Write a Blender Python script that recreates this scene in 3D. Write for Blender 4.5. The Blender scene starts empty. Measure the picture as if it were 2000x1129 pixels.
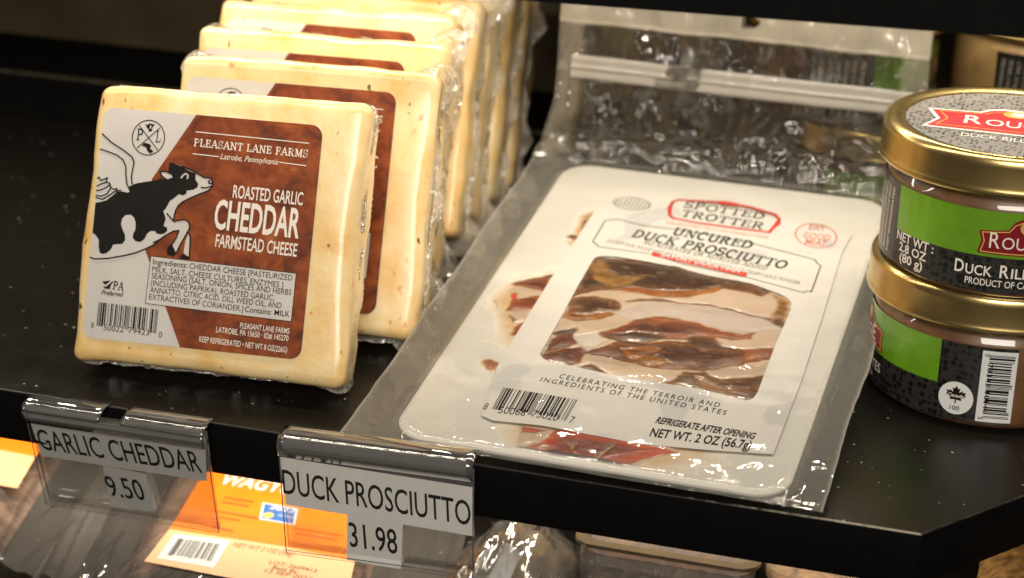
import bpy, bmesh, math, random, json
import numpy as np
from mathutils import Vector, Matrix, noise
from mathutils.geometry import tessellate_polygon
random.seed(7); rng = np.random.default_rng(7)
S = 0.0075                      # metres per modelling unit (one cheese block is 10 units = 7.5 cm)
sc = bpy.context.scene
col = sc.collection

# ------------------------------------------------------------------ camera, light, exposure
cam = bpy.data.cameras.new('camera'); camo = bpy.data.objects.new('camera', cam); col.objects.link(camo)
RX = Vector((0.95910764, 0.28151988, 0.02931021)); UP = Vector((-0.12973699, 0.34522473, 0.92950966)); FW = Vector((-0.25155684, 0.89530243, -0.36763122))
m = Matrix((RX, UP, -FW)).transposed().to_4x4(); m.translation = Vector((3.46874, -61.55706, 31.77488)) * S
camo.matrix_world = m
cam.sensor_width = 36; cam.lens = 4142.13 / 2000 * 36; cam.clip_start = 0.02; cam.clip_end = 20
cam.dof.use_dof = True; cam.dof.focus_distance = 72.8 * S; cam.dof.aperture_fstop = 14
sc.camera = camo
sc.view_settings.view_transform = 'Standard'; sc.view_settings.look = 'None'
sc.view_settings.exposure = 0; sc.view_settings.gamma = 1; sc.view_settings.use_curve_mapping = False
cy = sc.cycles; cy.max_bounces = 8; cy.diffuse_bounces = 3; cy.glossy_bounces = 3; cy.transmission_bounces = 2; cy.transparent_max_bounces = 14; cy.caustics_reflective = False; cy.caustics_refractive = False
w = bpy.data.worlds.new('World'); sc.world = w; w.use_nodes = True
bg = w.node_tree.nodes['Background']; bg.inputs[0].default_value = (1.0, 0.88, 0.74, 1); bg.inputs[1].default_value = 0.065
def area(name, loc, rot, sx, sy, power, color):
    l = bpy.data.lights.new(name, 'AREA'); l.shape = 'RECTANGLE'; l.size = sx; l.size_y = sy; l.energy = power; l.color = color
    o = bpy.data.objects.new(name, l); o.location = loc; o.rotation_euler = rot; col.objects.link(o); return o
# unseen area lamp, added in front of the case as soft fill
front_fill = area('ceiling_lamp', (0.40, -1.75, 1.0), (math.radians(60), 0, math.radians(13)), 1.1, 0.6, 34, (1.0, 0.92, 0.81))
LED = (1.0, 0.885, 0.72)
LED_POWER = 0.0070; LED_LOW = 0.0115

# ------------------------------------------------------------------ helpers
def put(o, parent=None):
    col.objects.link(o)
    if parent: o.parent = parent
    return o
def thing(name, label, cat, loc=(0, 0, 0), rot=(0, 0, 0), group=None, kind=None):
    o = bpy.data.objects.new(name, None); o.empty_display_size = .01
    o.location = Vector(loc) * S; o.rotation_euler = rot; put(o)
    return tag(o, label, cat, group, kind)
def tag(o, label, cat=None, group=None, kind=None):
    o['label'] = label
    if cat: o['category'] = cat
    if group: o['group'] = group
    if kind: o['kind'] = kind
    return o
def copy_tree(o, parent=None):
    c = o.copy(); col.objects.link(c)
    if parent: c.parent = parent
    for ch in list(o.children): copy_tree(ch, c)
    return c
class MB:
    def __init__(s): s.v = []; s.f = []; s.m = []
    def vert(s, p): s.v.append((p[0] * S, p[1] * S, p[2] * S)); return len(s.v) - 1
    def face(s, idx, mi=0): s.f.append(tuple(idx)); s.m.append(mi)
    def poly(s, pts, mp, n=0., mi=0, holes=()):
        loops = [[Vector((p[0], p[1], 0)) for p in l] for l in [pts, *holes]]
        flat = [p for l in loops for p in l]
        b = [s.vert(mp(p.x, p.y, n)) for p in flat]
        for t in tessellate_polygon(loops):
            a, c, d = (flat[i] for i in t)
            if (c - a).cross(d - a).z < 0: t = (t[0], t[2], t[1])
            s.face([b[i] for i in t], mi)
    def poly_bent(s, pts, mp, n=0., mi=0, step=.12):
        bm = bmesh.new(); f = bm.faces.new([bm.verts.new((p[0], p[1], 0)) for p in pts]); f.normal_update()
        if f.normal.z < 0: f.normal_flip()
        x0, x1 = min(p[0] for p in pts), max(p[0] for p in pts); x = x0 + step
        while x < x1 - 1e-4:
            bmesh.ops.bisect_plane(bm, geom=bm.verts[:] + bm.edges[:] + bm.faces[:], plane_co=(x, 0, 0), plane_no=(1, 0, 0)); x += step
        bmesh.ops.triangulate(bm, faces=bm.faces[:]); bm.verts.index_update()
        b = [s.vert(mp(v.co.x, v.co.y, n)) for v in bm.verts]
        for f in bm.faces: s.face([b[v.index] for v in f.verts], mi)
        bm.free()
    def slab(s, pts, mp, n0, n1, mi=0, holes=()):
        s.poly(pts, mp, n1, mi, holes)
        for l in [pts, *holes]:
            k = len(l); lo = [s.vert(mp(*p, n0)) for p in l]; hi = [s.vert(mp(*p, n1)) for p in l]
            for i in range(k): s.face((lo[i], lo[(i + 1) % k], hi[(i + 1) % k], hi[i]), mi)
    def stroke(s, pts, wd, mp, n=0., mi=0, closed=False):
        P = [Vector(p[:2]) for p in pts]
        if closed: P = P + [P[0]]
        for i in range(len(P) - 1):
            a, b = P[i], P[i + 1]; d = b - a
            if d.length < 1e-6: continue
            d.normalize(); q = Vector((-d.y, d.x)) * wd / 2; e = d * (wd * .3)
            s.face([s.vert(mp(*x, n)) for x in (a - q - e, b - q + e, b + q + e, a + q - e)], mi)
    def box(s, x0, x1, y0, y1, z0, z1, mi=0):
        b = [s.vert((x, y, z)) for z in (z0, z1) for y in (y0, y1) for x in (x0, x1)]
        for f in ((0, 2, 3, 1), (4, 5, 7, 6), (0, 1, 5, 4), (2, 6, 7, 3), (0, 4, 6, 2), (1, 3, 7, 5)): s.face([b[i] for i in f], mi)
    def grid(s, nu, nv, fn, mi=0, keep=None):
        b = [[s.vert(fn(i / nu, j / nv)) for i in range(nu + 1)] for j in range(nv + 1)]
        for j in range(nv):
            for i in range(nu):
                if keep is None or keep((i + .5) / nu, (j + .5) / nv): s.face((b[j][i], b[j][i + 1], b[j + 1][i + 1], b[j + 1][i]), mi)
    def lathe(s, prof, seg=96, mi=0, close=True):
        rings = []
        for r, z in prof:
            rings.append([s.vert((r * math.sin(2 * math.pi * i / seg), -r * math.cos(2 * math.pi * i / seg), z)) for i in range(seg)] if r > 1e-5 else [s.vert((0, 0, z))])
        for a, b in zip(rings, rings[1:]):
            for i in range(seg):
                j = (i + 1) % seg
                if len(a) == 1 and len(b) == 1: continue
                if len(a) == 1: s.face((a[0], b[j], b[i]), mi)
                elif len(b) == 1: s.face((a[i], a[j], b[0]), mi)
                else: s.face((a[i], a[j], b[j], b[i]), mi)
    def build(s, name, mats, parent=None, smooth=False, label=None):
        me = bpy.data.meshes.new(name); me.from_pydata(s.v, [], s.f)
        for mt in (mats if isinstance(mats, (list, tuple)) else [mats]): me.materials.append(mt)
        me.polygons.foreach_set('material_index', s.m)
        if smooth: me.polygons.foreach_set('use_smooth', [True] * len(s.f))
        me.update()
        o = bpy.data.objects.new(name, me); put(o, parent)
        if label: o['label'] = label
        return o
def clean(o):
    bm = bmesh.new(); bm.from_mesh(o.data); bmesh.ops.remove_doubles(bm, verts=bm.verts, dist=1e-7)
    bmesh.ops.recalc_face_normals(bm, faces=bm.faces); bm.to_mesh(o.data); bm.free(); return o
def rrect(x0, y0, x1, y1, r, k=7):
    out = []
    for cx, cy, a0 in ((x1 - r, y0 + r, -90), (x1 - r, y1 - r, 0), (x0 + r, y1 - r, 90), (x0 + r, y0 + r, 180)):
        for i in range(k + 1):
            a = math.radians(a0 + 90 * i / k); out.append((cx + r * math.cos(a), cy + r * math.sin(a)))
    return out
def nz(x, y, z=0., seed=0.): return noise.noise((x + seed * 17.3, y - seed * 9.1, z + seed * 3.7))

# ------------------------------------------------------------------ writing
_tc = {}
def glyphs(s, bold=0., shear=0., sp=1.):
    k = (s, bold, shear, sp)
    if k in _tc: return _tc[k]
    cu = bpy.data.curves.new('lettering', 'FONT'); cu.body = s; cu.size = 1; cu.offset = bold; cu.shear = shear; cu.space_character = sp
    cu.fill_mode = 'FRONT'; cu.dimensions = '2D'; cu.resolution_u = 3
    o = bpy.data.objects.new('lettering', cu); col.objects.link(o)
    dg = bpy.context.evaluated_depsgraph_get(); me = o.evaluated_get(dg).to_mesh()
    V = np.array([v.co[:2] for v in me.vertices]).reshape(-1, 2); F = [tuple(p.vertices) for p in me.polygons]
    o.evaluated_get(dg).to_mesh_clear(); bpy.data.objects.remove(o); bpy.data.curves.remove(cu)
    _tc[k] = (V, F); return _tc[k]
def write(mb, s, p0, p1, cap, mp, n, mi, bold=0., shear=0., sp=1.):
    V, F = glyphs(s, bold, shear, sp)
    if len(V) == 0: return
    H, _ = glyphs('H', bold, 0., 1.); ch = H[:, 1].max() - H[:, 1].min(); base = H[:, 1].min()
    a = Vector(p0); d = Vector(p1) - a; L = d.length; d.normalize(); q = Vector((-d.y, d.x))
    x0, x1 = V[:, 0].min(), V[:, 0].max(); sx = L / (x1 - x0); sy = cap / ch
    b = []
    for x, y in V:
        P = a + d * ((x - x0) * sx) + q * ((y - base) * sy); b.append(mb.vert(mp(P.x, P.y, n)))
    for f in F: mb.face([b[i] for i in f], mi)
def arc(cx, cy, rx, ry, a0, a1, k=10): return [(cx + rx * math.cos(math.radians(a0 + (a1 - a0) * i / k)), cy + ry * math.sin(math.radians(a0 + (a1 - a0) * i / k))) for i in range(k + 1)]
# slab-serif capitals: (advance, thick strokes, thin strokes, serif ticks (x, y, halfwidth))
SF = {
 'A': (.86, [[(.43, 1), (.76, .04)]], [[(.43, 1), (.1, .04)], [(.24, .35), (.63, .35)]], [(.1, 0, .13), (.76, 0, .14)]),
 'C': (.8, [arc(.45, .5, .36, .48, 60, 300, 14)], [[(.66, .98), (.66, .68)]], []),
 'D': (.84, [[(.16, .02), (.16, .98)], arc(.34, .5, .4, .46, -80, 80, 12)], [[(.05, .96), (.4, .96)], [(.05, .04), (.4, .04)]], []),
 'E': (.74, [[(.18, .02), (.18, .98)]], [[(.05, .96), (.64, .96)], [(.18, .52), (.5, .52)], [(.05, .04), (.66, .04)], [(.63, .97), (.63, .75)], [(.65, .03), (.65, .27)], [(.5, .63), (.5, .41)]], []),
 'F': (.7, [[(.18, .02), (.18, .98)]], [[(.05, .96), (.62, .96)], [(.18, .5), (.5, .5)], [(.61, .97), (.61, .75)], [(.5, .61), (.5, .39)]], [(.18, 0, .15)]),
 'G': (.86, [arc(.45, .5, .36, .48, 60, 330, 14)], [[(.66, .98), (.66, .7)], [(.52, .42), (.82, .42)], [(.74, .42), (.74, .1)]], []),
 'H': (.9, [[(.18, .02), (.18, .98)], [(.72, .02), (.72, .98)]], [[(.18, .5), (.72, .5)]], [(.18, 0, .15), (.72, 0, .15), (.18, 1, .15), (.72, 1, .15)]),
 'I': (.4, [[(.2, .02), (.2, .98)]], [], [(.2, 0, .15), (.2, 1, .15)]),
 'K': (.86, [[(.18, .02), (.18, .98)], [(.36, .54), (.72, .02)]], [[(.2, .4), (.68, .97)]], [(.18, 0, .15), (.18, 1, .15), (.74, 0, .13), (.68, 1, .13)]),
 'L': (.7, [[(.18, .02), (.18, .98)]], [[(.05, .04), (.62, .04)], [(.61, .03), (.61, .3)]], [(.18, 1, .15)]),
 'M': (1.05, [[(.86, .02), (.86, .98)], [(.2, .98), (.52, .1)]], [[(.18, .02), (.18, .98)], [(.52, .1), (.84, .98)]], [(.18, 0, .13), (.86, 0, .15), (.14, 1, .1), (.9, 1, .12)]),
 'N': (.92, [[(.18, .98), (.74, .02)]], [[(.18, .02), (.18, .98)], [(.74, .02), (.74, .98)]], [(.18, 0, .14), (.74, 1, .14), (.12, 1, .1)]),
 'O': (.86, [arc(.43, .5, .35, .47, 0, 360, 22)], [], []),
 'P': (.76, [[(.18, .02), (.18, .98)], arc(.38, .73, .26, .23, -90, 90, 9)], [[(.05, .96), (.4, .96)], [(.18, .5), (.4, .5)]], [(.18, 0, .16)]),
 'R': (.86, [[(.18, .02), (.18, .98)], arc(.38, .74, .25, .22, -90, 90, 9), [(.4, .5), (.7, .03)]], [[(.05, .96), (.4, .96)], [(.18, .52), (.4, .52)]], [(.18, 0, .15), (.74, 0, .1)]),
 'S': (.68, [arc(.34, .73, .24, .24, 50, 270, 10) + arc(.34, .27, .25, .24, 80, -130, 10)], [[(.56, .98), (.56, .74)], [(.1, .02), (.1, .28)]], []),
 'T': (.76, [[(.38, .02), (.38, .98)]], [[(.06, .96), (.7, .96)], [(.07, .97), (.07, .74)], [(.69, .97), (.69, .74)]], [(.38, 0, .17)]),
 'U': (.88, [[(.18, .98), (.18, .35)] + arc(.44, .33, .26, .3, 180, 360, 9) + [(.7, .98)]], [], [(.18, 1, .15), (.7, 1, .14)]),
 'V': (.86, [[(.1, .98), (.42, .02)]], [[(.42, .02), (.74, .98)]], [(.1, 1, .14), (.74, 1, .13)]),
 'Y': (.84, [[(.1, .98), (.42, .48), (.42, .02)]], [[(.42, .48), (.72, .98)]], [(.1, 1, .13), (.74, 1, .12), (.42, 0, .16)]),
 '.': (.3, [[(.1, .06), (.2, .06)]], [], []), ' ': (.4, [], [], [])}
SF['B'] = (.8, [[(.18, .02), (.18, .98)], arc(.38, .75, .22, .21, -90, 90, 8), arc(.38, .27, .28, .24, -90, 90, 8)], [[(.05, .96), (.4, .96)], [(.18, .52), (.4, .52)], [(.05, .04), (.4, .04)]], [])
SF['W'] = (1.15, [[(.1, .98), (.34, .04)], [(.56, .98), (.8, .04)]], [[(.34, .04), (.56, .98)], [(.8, .04), (1.04, .98)]], [(.1, 1, .12), (1.04, 1, .12)])
SF['J'] = (.6, [[(.42, .98), (.42, .25)] + arc(.25, .25, .17, .22, 0, -160, 6)], [], [(.42, 1, .15)])
SF['X'] = (.84, [[(.12, .98), (.7, .02)]], [[(.12, .02), (.7, .98)]], [(.12, 0, .13), (.7, 0, .13), (.12, 1, .13), (.7, 1, .13)])
def write_serif(mb, s, p0, p1, cap, mp, n, mi, tk=.15, tn=.09, gap=.06):
    W = sum(SF[c][0] + gap for c in s) - gap
    a = Vector(p0); d = Vector(p1) - a; sx = d.length / W; d.normalize(); q = Vector((-d.y, d.x)); x = 0
    def T(u, v, nn): P = a + d * (u * sx) + q * (v * cap); return mp(P.x, P.y, nn)
    for c in s:
        adv, tks, tns, srf = SF[c]
        for st in tks: mb.stroke([(x + p[0], p[1]) for p in st], tk, T, n, mi)
        for st in tns: mb.stroke([(x + p[0], p[1]) for p in st], tn, T, n + .002, mi)
        for sx_, sy_, hw in srf:
            yy = .04 if sy_ == 0 else .96
            mb.stroke([(x + sx_ - hw, yy), (x + sx_ + hw, yy)], tn, T, n + .004, mi)
        x += adv + gap
UPC_L = ['0001101', '0011001', '0010011', '0111101', '0100011', '0110001', '0101111', '0111011', '0110111', '0001011']
def barcode(mb, quad, digits, mp, n, mi, guard=.09):
    bits = '101' + ''.join(UPC_L[int(d)] for d in digits[:6]) + '01010' + ''.join(''.join('10'[int(b)] for b in UPC_L[int(d)]) for d in digits[6:]) + '101'
    A, B, Cc, D_ = [Vector(p) for p in quad]; N = len(bits); i = 0      # A top-left, B top-right, C bottom-right, D bottom-left
    while i < N:
        if bits[i] == '1':
            j = i
            while j < N and bits[j] == '1': j += 1
            t0, t1 = i / N, j / N
            lg = 1. if (i < 10 or i > 84 or 45 <= i <= 50) else 1 - guard
            pts = [A.lerp(B, t0), A.lerp(B, t1)]; low = [D_.lerp(Cc, t0), D_.lerp(Cc, t1)]
            low = [pts[0].lerp(low[0], lg), pts[1].lerp(low[1], lg)]
            mb.face([mb.vert(mp(*p, n)) for p in (low[0], low[1], pts[1], pts[0])], mi); i = j
        else: i += 1

# ------------------------------------------------------------------ materials
def nmat(name):
    mt = bpy.data.materials.new(name); mt.use_nodes = True; nt = mt.node_tree
    return mt, nt, nt.nodes['Principled BSDF']
def N(nt, t, **kw):
    n = nt.nodes.new(t)
    for k, v in kw.items():
        if isinstance(k, str) and hasattr(n, k): setattr(n, k, v)
    return n
def noise_node(nt, scale, detail=4, rough=.55, vec=None, dist=0.):
    t = N(nt, 'ShaderNodeTexNoise'); t.inputs['Scale'].default_value = scale; t.inputs['Detail'].default_value = detail; t.inputs['Roughness'].default_value = rough; t.inputs['Distortion'].default_value = dist
    nt.links.new(vec if vec else coord(nt), t.inputs['Vector']); return t
def coord(nt, scale=None, random_loc=False):
    c = N(nt, 'ShaderNodeTexCoord'); mp = N(nt, 'ShaderNodeMapping'); k = 1 / S
    mp.inputs['Scale'].default_value = tuple(k * x for x in (scale or (1, 1, 1))); nt.links.new(c.outputs['Object'], mp.inputs[0])
    if random_loc:
        oi = N(nt, 'ShaderNodeObjectInfo'); mu = N(nt, 'ShaderNodeMath', operation='MULTIPLY'); mu.inputs[1].default_value = 50; nt.links.new(oi.outputs['Random'], mu.inputs[0]); nt.links.new(mu.outputs[0], mp.inputs['Location'])
    return mp.outputs[0]
def ramp(nt, src, stops):
    r = N(nt, 'ShaderNodeValToRGB'); e = r.color_ramp.elements
    while len(e) < len(stops): e.new(.5)
    for el, (p, c) in zip(e, stops): el.position = p; el.color = (*c, 1) if len(c) == 3 else c
    nt.links.new(src, r.inputs[0]); return r
def bump(nt, src, bsdf, strength, dist=.05):
    b = N(nt, 'ShaderNodeBump'); b.inputs['Strength'].default_value = strength; b.inputs['Distance'].default_value = dist * S
    nt.links.new(src, b.inputs['Height']); nt.links.new(b.outputs[0], bsdf.inputs['Normal']); return b
def mixc(nt, fac, a, b, mode='MIX'):
    x = N(nt, 'ShaderNodeMix', data_type='RGBA', blend_type=mode)
    for s_, v in ((0, fac), (6, a), (7, b)):
        if hasattr(v, 'is_linked') or hasattr(v, 'links'): nt.links.new(v, x.inputs[s_])
        else: x.inputs[s_].default_value = v if s_ == 0 else (*v, 1)
    return x.outputs[2]
def simple(name, c, rough=.5, metal=0., coat=0., crough=.1, var=.12, vscale=1.2, bmp=0., spec=.5):
    mt, nt, b = nmat(name); t = noise_node(nt, vscale)
    r = ramp(nt, t.outputs[0], [(.3, tuple(x * (1 - var) for x in c)), (.7, tuple(min(1, x * (1 + var)) for x in c))])
    nt.links.new(r.outputs[0], b.inputs['Base Color']); b.inputs['Roughness'].default_value = rough; b.inputs['Metallic'].default_value = metal
    b.inputs['Coat Weight'].default_value = coat; b.inputs['Coat Roughness'].default_value = crough; b.inputs['Specular IOR Level'].default_value = spec
    if bmp: bump(nt, noise_node(nt, vscale * 6).outputs[0], b, bmp)
    return mt
def film_mat(name, milk=.06, tint=(.85, .82, .76), rough=.06, attr=False, bscale=1.2, bstr=.5, bdist=.3, gl=1.0, stretch=(1, 1, 1)):
    mt = bpy.data.materials.new(name); mt.use_nodes = True; nt = mt.node_tree; nt.nodes.clear(); L = nt.links
    out = N(nt, 'ShaderNodeOutputMaterial'); tr = N(nt, 'ShaderNodeBsdfTransparent'); tr.inputs[0].default_value = (.985, .985, .975, 1)
    df = N(nt, 'ShaderNodeBsdfDiffuse'); df.inputs[0].default_value = (*tint, 1); tl = N(nt, 'ShaderNodeBsdfTranslucent'); tl.inputs[0].default_value = (*tint, 1)
    md = N(nt, 'ShaderNodeMixShader'); md.inputs[0].default_value = .4; L.new(df.outputs[0], md.inputs[1]); L.new(tl.outputs[0], md.inputs[2])
    m1 = N(nt, 'ShaderNodeMixShader'); L.new(tr.outputs[0], m1.inputs[1]); L.new(md.outputs[0], m1.inputs[2])
    if attr:
        a = N(nt, 'ShaderNodeAttribute'); a.attribute_name = 'milk'; L.new(a.outputs['Fac'], m1.inputs[0])
    else: m1.inputs[0].default_value = milk
    gs = N(nt, 'ShaderNodeBsdfGlossy'); gs.inputs['Roughness'].default_value = rough; gs.inputs[0].default_value = (1, 1, 1, 1)
    fr = N(nt, 'ShaderNodeFresnel'); fr.inputs[0].default_value = 1.5
    mu = N(nt, 'ShaderNodeMath', operation='MULTIPLY'); mu.inputs[1].default_value = gl; L.new(fr.outputs[0], mu.inputs[0])
    bp = N(nt, 'ShaderNodeBump'); bp.inputs['Strength'].default_value = bstr; bp.inputs['Distance'].default_value = bdist * S
    t = noise_node(nt, bscale, 3, .55, coord(nt, stretch), .6); L.new(t.outputs[0], bp.inputs['Height'])
    for n_ in (gs, fr): L.new(bp.outputs[0], n_.inputs['Normal'])
    m2 = N(nt, 'ShaderNodeMixShader'); L.new(mu.outputs[0], m2.inputs[0]); L.new(m1.outputs[0], m2.inputs[1]); L.new(gs.outputs[0], m2.inputs[2])
    L.new(m2.outputs[0], out.inputs[0]); return mt
ink = simple('black_ink', (.008, .007, .006), .6, spec=.15)
white_ink = simple('cream_ink', (.74, .69, .61), .5, var=.03, spec=.3)
M = {}
# powder-coated shelf metal with dust specks
mt, nt, b = nmat('black_shelf_metal')
t1 = noise_node(nt, 60, 2); vo = N(nt, 'ShaderNodeTexVoronoi'); vo.inputs['Scale'].default_value = 2.4; nt.links.new(coord(nt), vo.inputs['Vector'])
th = N(nt, 'ShaderNodeSeparateColor'); nt.links.new(vo.outputs['Color'], th.inputs[0])
sz = N(nt, 'ShaderNodeMath', operation='MULTIPLY_ADD'); nt.links.new(th.outputs[0], sz.inputs[0]); sz.inputs[1].default_value = .22; sz.inputs[2].default_value = -.075
lt = N(nt, 'ShaderNodeMath', operation='LESS_THAN'); nt.links.new(vo.outputs['Distance'], lt.inputs[0]); nt.links.new(sz.outputs[0], lt.inputs[1])
patch = ramp(nt, noise_node(nt, .22, 3).outputs[0], [(.40, (.15,) * 3), (.58, (1, 1, 1))])
mu = N(nt, 'ShaderNodeMath', operation='MULTIPLY'); nt.links.new(lt.outputs[0], mu.inputs[0]); nt.links.new(patch.outputs[0], mu.inputs[1])
cc = mixc(nt, mu.outputs[0], (.010, .0088, .007), (.46, .41, .32)); nt.links.new(cc, b.inputs['Base Color'])
rr = ramp(nt, noise_node(nt, .5, 4).outputs[0], [(.3, (.15,) * 3), (.7, (.29,) * 3)]); nt.links.new(rr.outputs[0], b.inputs['Roughness']); b.inputs['Specular IOR Level'].default_value = .35
bump(nt, t1.outputs[0], b, .25, .02); M['shelf'] = mt
M['shelf_edge'] = simple('shelf_lip_black', (.0035, .0031, .0028), .6, var=.2, bmp=.05, spec=.08)
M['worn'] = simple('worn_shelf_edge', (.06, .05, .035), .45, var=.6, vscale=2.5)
M['wall'] = simple('dark_olive_back_panel', (.10, .078, .04), .5, var=.3, vscale=.3)
M['wall2'] = simple('olive_upright_metal', (.11, .085, .048), .5, var=.2, vscale=.3)
M['gap'] = simple('black_slot', (.004, .004, .004), .7)
# cheese: butter yellow with herb and paprika flecks
mt, nt, b = nmat('herb_cheddar')
cv = coord(nt, None, True)
base = ramp(nt, noise_node(nt, .55, 4, .6, cv).outputs[0], [(.28, (.74, .44, .13)), (.42, (.80, .55, .235)), (.56, (.83, .63, .32)), (.75, (.86, .72, .46))])
sp1 = ramp(nt, noise_node(nt, 2.6, 2, .5, coord(nt, (1, 1.6, .6), True)).outputs[0], [(.70, (0, 0, 0)), (.745, (1, 1, 1))])
sp2 = ramp(nt, noise_node(nt, 2.0, 2, .5, coord(nt, (1.3, 1.3, .8), True)).outputs[0], [(.25, (1, 1, 1)), (.31, (0, 0, 0))])
c1 = mixc(nt, sp2.outputs[0], base.outputs[0], (.66, .24, .03)); c2 = mixc(nt, sp1.outputs[0], c1, (.10, .075, .02))
nt.links.new(c2, b.inputs['Base Color']); b.inputs['Roughness'].default_value = .38
b.inputs['Subsurface Weight'].default_value = .35; b.inputs['Subsurface Radius'].default_value = (1., .55, .2); b.inputs['Subsurface Scale'].default_value = .45 * S
b.inputs['Coat Weight'].default_value = .55; b.inputs['Coat Roughness'].default_value = .20
bump(nt, noise_node(nt, 1.0, 4, .55, cv).outputs[0], b, .32, .14); M['cheese'] = mt
M['wrap'] = film_mat('shrink_wrap_film', .42, (.95, .86, .68), .10, bscale=3.0, bstr=1., bdist=.3, gl=.8)
# cheddar label stock
M['lab_white'] = simple('label_paper', (.54, .51, .475), .45, coat=.12, crough=.25, var=.06, vscale=.6)
mt, nt, b = nmat('label_brown_print')
n1 = noise_node(nt, .9, 5, .62, None, .8); n2 = noise_node(nt, 2.2, 3, .6, coord(nt, (.8, 1, 1.3)), .8)
r1 = ramp(nt, n1.outputs[0], [(.3, (.08, .018, .006)), (.46, (.19, .038, .008)), (.62, (.29, .066, .012)), (.80, (.42, .16, .05))])
r2 = ramp(nt, n2.outputs[0], [(.36, (.55, .5, .45)), (.56, (1, 1, 1))]); nt.links.new(mixc(nt, .55, r1.outputs[0], r2.outputs[0], 'MULTIPLY'), b.inputs['Base Color'])
b.inputs['Roughness'].default_value = .5; b.inputs['Specular IOR Level'].default_value = .22; b.inputs['Coat Weight'].default_value = .06; b.inputs['Coat Roughness'].default_value = .2; M['lab_brown'] = mt
# prosciutto pack
M['card'] = simple('white_board', (.70, .675, .62), .45, coat=.25, var=.03, vscale=.4)
mt, nt, b = nmat('white_sleeve_paper')
r = ramp(nt, noise_node(nt, .32, 2, .4, None, .6).outputs[0], [(.36, (.60, .585, .57)), (.39, (.72, .69, .65)), (.60, (.74, .705, .66))]); nt.links.new(r.outputs[0], b.inputs['Base Color'])
b.inputs['Roughness'].default_value = .45; b.inputs['Coat Weight'].default_value = .3; b.inputs['Coat Roughness'].default_value = .2
bump(nt, noise_node(nt, .5, 2).outputs[0], b, .3, .12); M['sleeve'] = mt
M['red'] = simple('red_ink', (.62, .035, .016), .45, coat=.2)
M['pale_red'] = simple('faded_red_ink', (.66, .20, .12), .5)
M['green_ink'] = simple('dark_green_ink', (.02, .035, .028), .45)
M['grey_ink'] = simple('grey_ink', (.16, .15, .13), .45)
mt, nt, b = nmat('cured_duck_meat')
a = N(nt, 'ShaderNodeAttribute'); a.attribute_name = 'Col'
fib = noise_node(nt, 1.0, 5, .65, coord(nt, (.8, 3.2, 2)), 1.6); fr_ = ramp(nt, fib.outputs[0], [(.3, (.45, .40, .36)), (.5, (.8, .78, .75)), (.72, (1.15, 1.1, 1.0))])
nt.links.new(mixc(nt, .0, a.outputs['Color'], fr_.outputs[0], 'MULTIPLY'), b.inputs['Base Color']); b.inputs['Roughness'].default_value = .35
b.inputs['Coat Weight'].default_value = .4; b.inputs['Coat Roughness'].default_value = .1; bump(nt, noise_node(nt, 1.0, 3, .5, coord(nt, (.8, 1.3, 1)), .4).outputs[0], b, .4, .15); M['meat'] = mt
M['film'] = film_mat('vacuum_pouch_film', .06, (.72, .69, .62), .04, attr=True, bscale=.6, bstr=.14, bdist=.4, gl=.55)
M['film_head'] = film_mat('crinkled_header_film', .04, (.80, .74, .62), .05, attr=True, bscale=.40, bstr=.7, bdist=1.3, gl=1.2, stretch=(1.4, 1, .8))
M['zip'] = film_mat('press_seal_strip', .58, (.86, .82, .74), .10, bscale=.8, bstr=.3, bdist=.2, gl=1.6)
# jars
mt, nt, b = nmat('gold_lacquered_tin')
r = ramp(nt, noise_node(nt, 1.5, 3).outputs[0], [(.3, (.56, .41, .16)), (.7, (.64, .48, .20))]); nt.links.new(r.outputs[0], b.inputs['Base Color'])
b.inputs['Metallic'].default_value = 1; b.inputs['Roughness'].default_value = .27; bump(nt, noise_node(nt, 5, 2).outputs[0], b, .05, .03); M['gold'] = mt
mt, nt, b = nmat('jar_glass_with_rillettes')
r = ramp(nt, noise_node(nt, .8, 5).outputs[0], [(.3, (.10, .042, .016)), (.6, (.17, .08, .032)), (.8, (.26, .14, .06))]); nt.links.new(r.outputs[0], b.inputs['Base Color'])
b.inputs['Roughness'].default_value = .4; b.inputs['Coat Weight'].default_value = 1; b.inputs['Coat Roughness'].default_value = .02; M['jar'] = mt
def dotted(name, dark, light, scale, coat):
    mt, nt, b = nmat(name); vo = N(nt, 'ShaderNodeTexVoronoi'); vo.inputs['Scale'].default_value = scale; vo.inputs['Randomness'].default_value = .55; nt.links.new(coord(nt), vo.inputs['Vector'])
    r = ramp(nt, vo.outputs['Distance'], [(.38, dark), (.50, light)]); nt.links.new(r.outputs[0], b.inputs['Base Color']); b.inputs['Roughness'].default_value = .35
    b.inputs['Coat Weight'].default_value = coat; b.inputs['Coat Roughness'].default_value = .12; return mt
M['caviar'] = dotted('dotted_black_label', (.005, .005, .005), (.026, .024, .022), 4.2, .25)
M['lidprint'] = dotted('dotted_grey_lid_sticker', (.035, .033, .03), (.25, .235, .215), 6.0, .4)
M['green'] = simple('green_label_print', (.115, .27, .010), .35, coat=.5, var=.22, vscale=.5)
M['banner'] = simple('dark_red_banner', (.20, .006, .010), .35, coat=.5)
M['banner_lid'] = simple('bright_red_banner', (.60, .035, .045), .35, coat=.4)
M['goldink'] = simple('gold_ink', (.62, .38, .10), .4)
M['paper'] = simple('white_barcode_paper', (.72, .72, .70), .45, var=.03)
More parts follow.
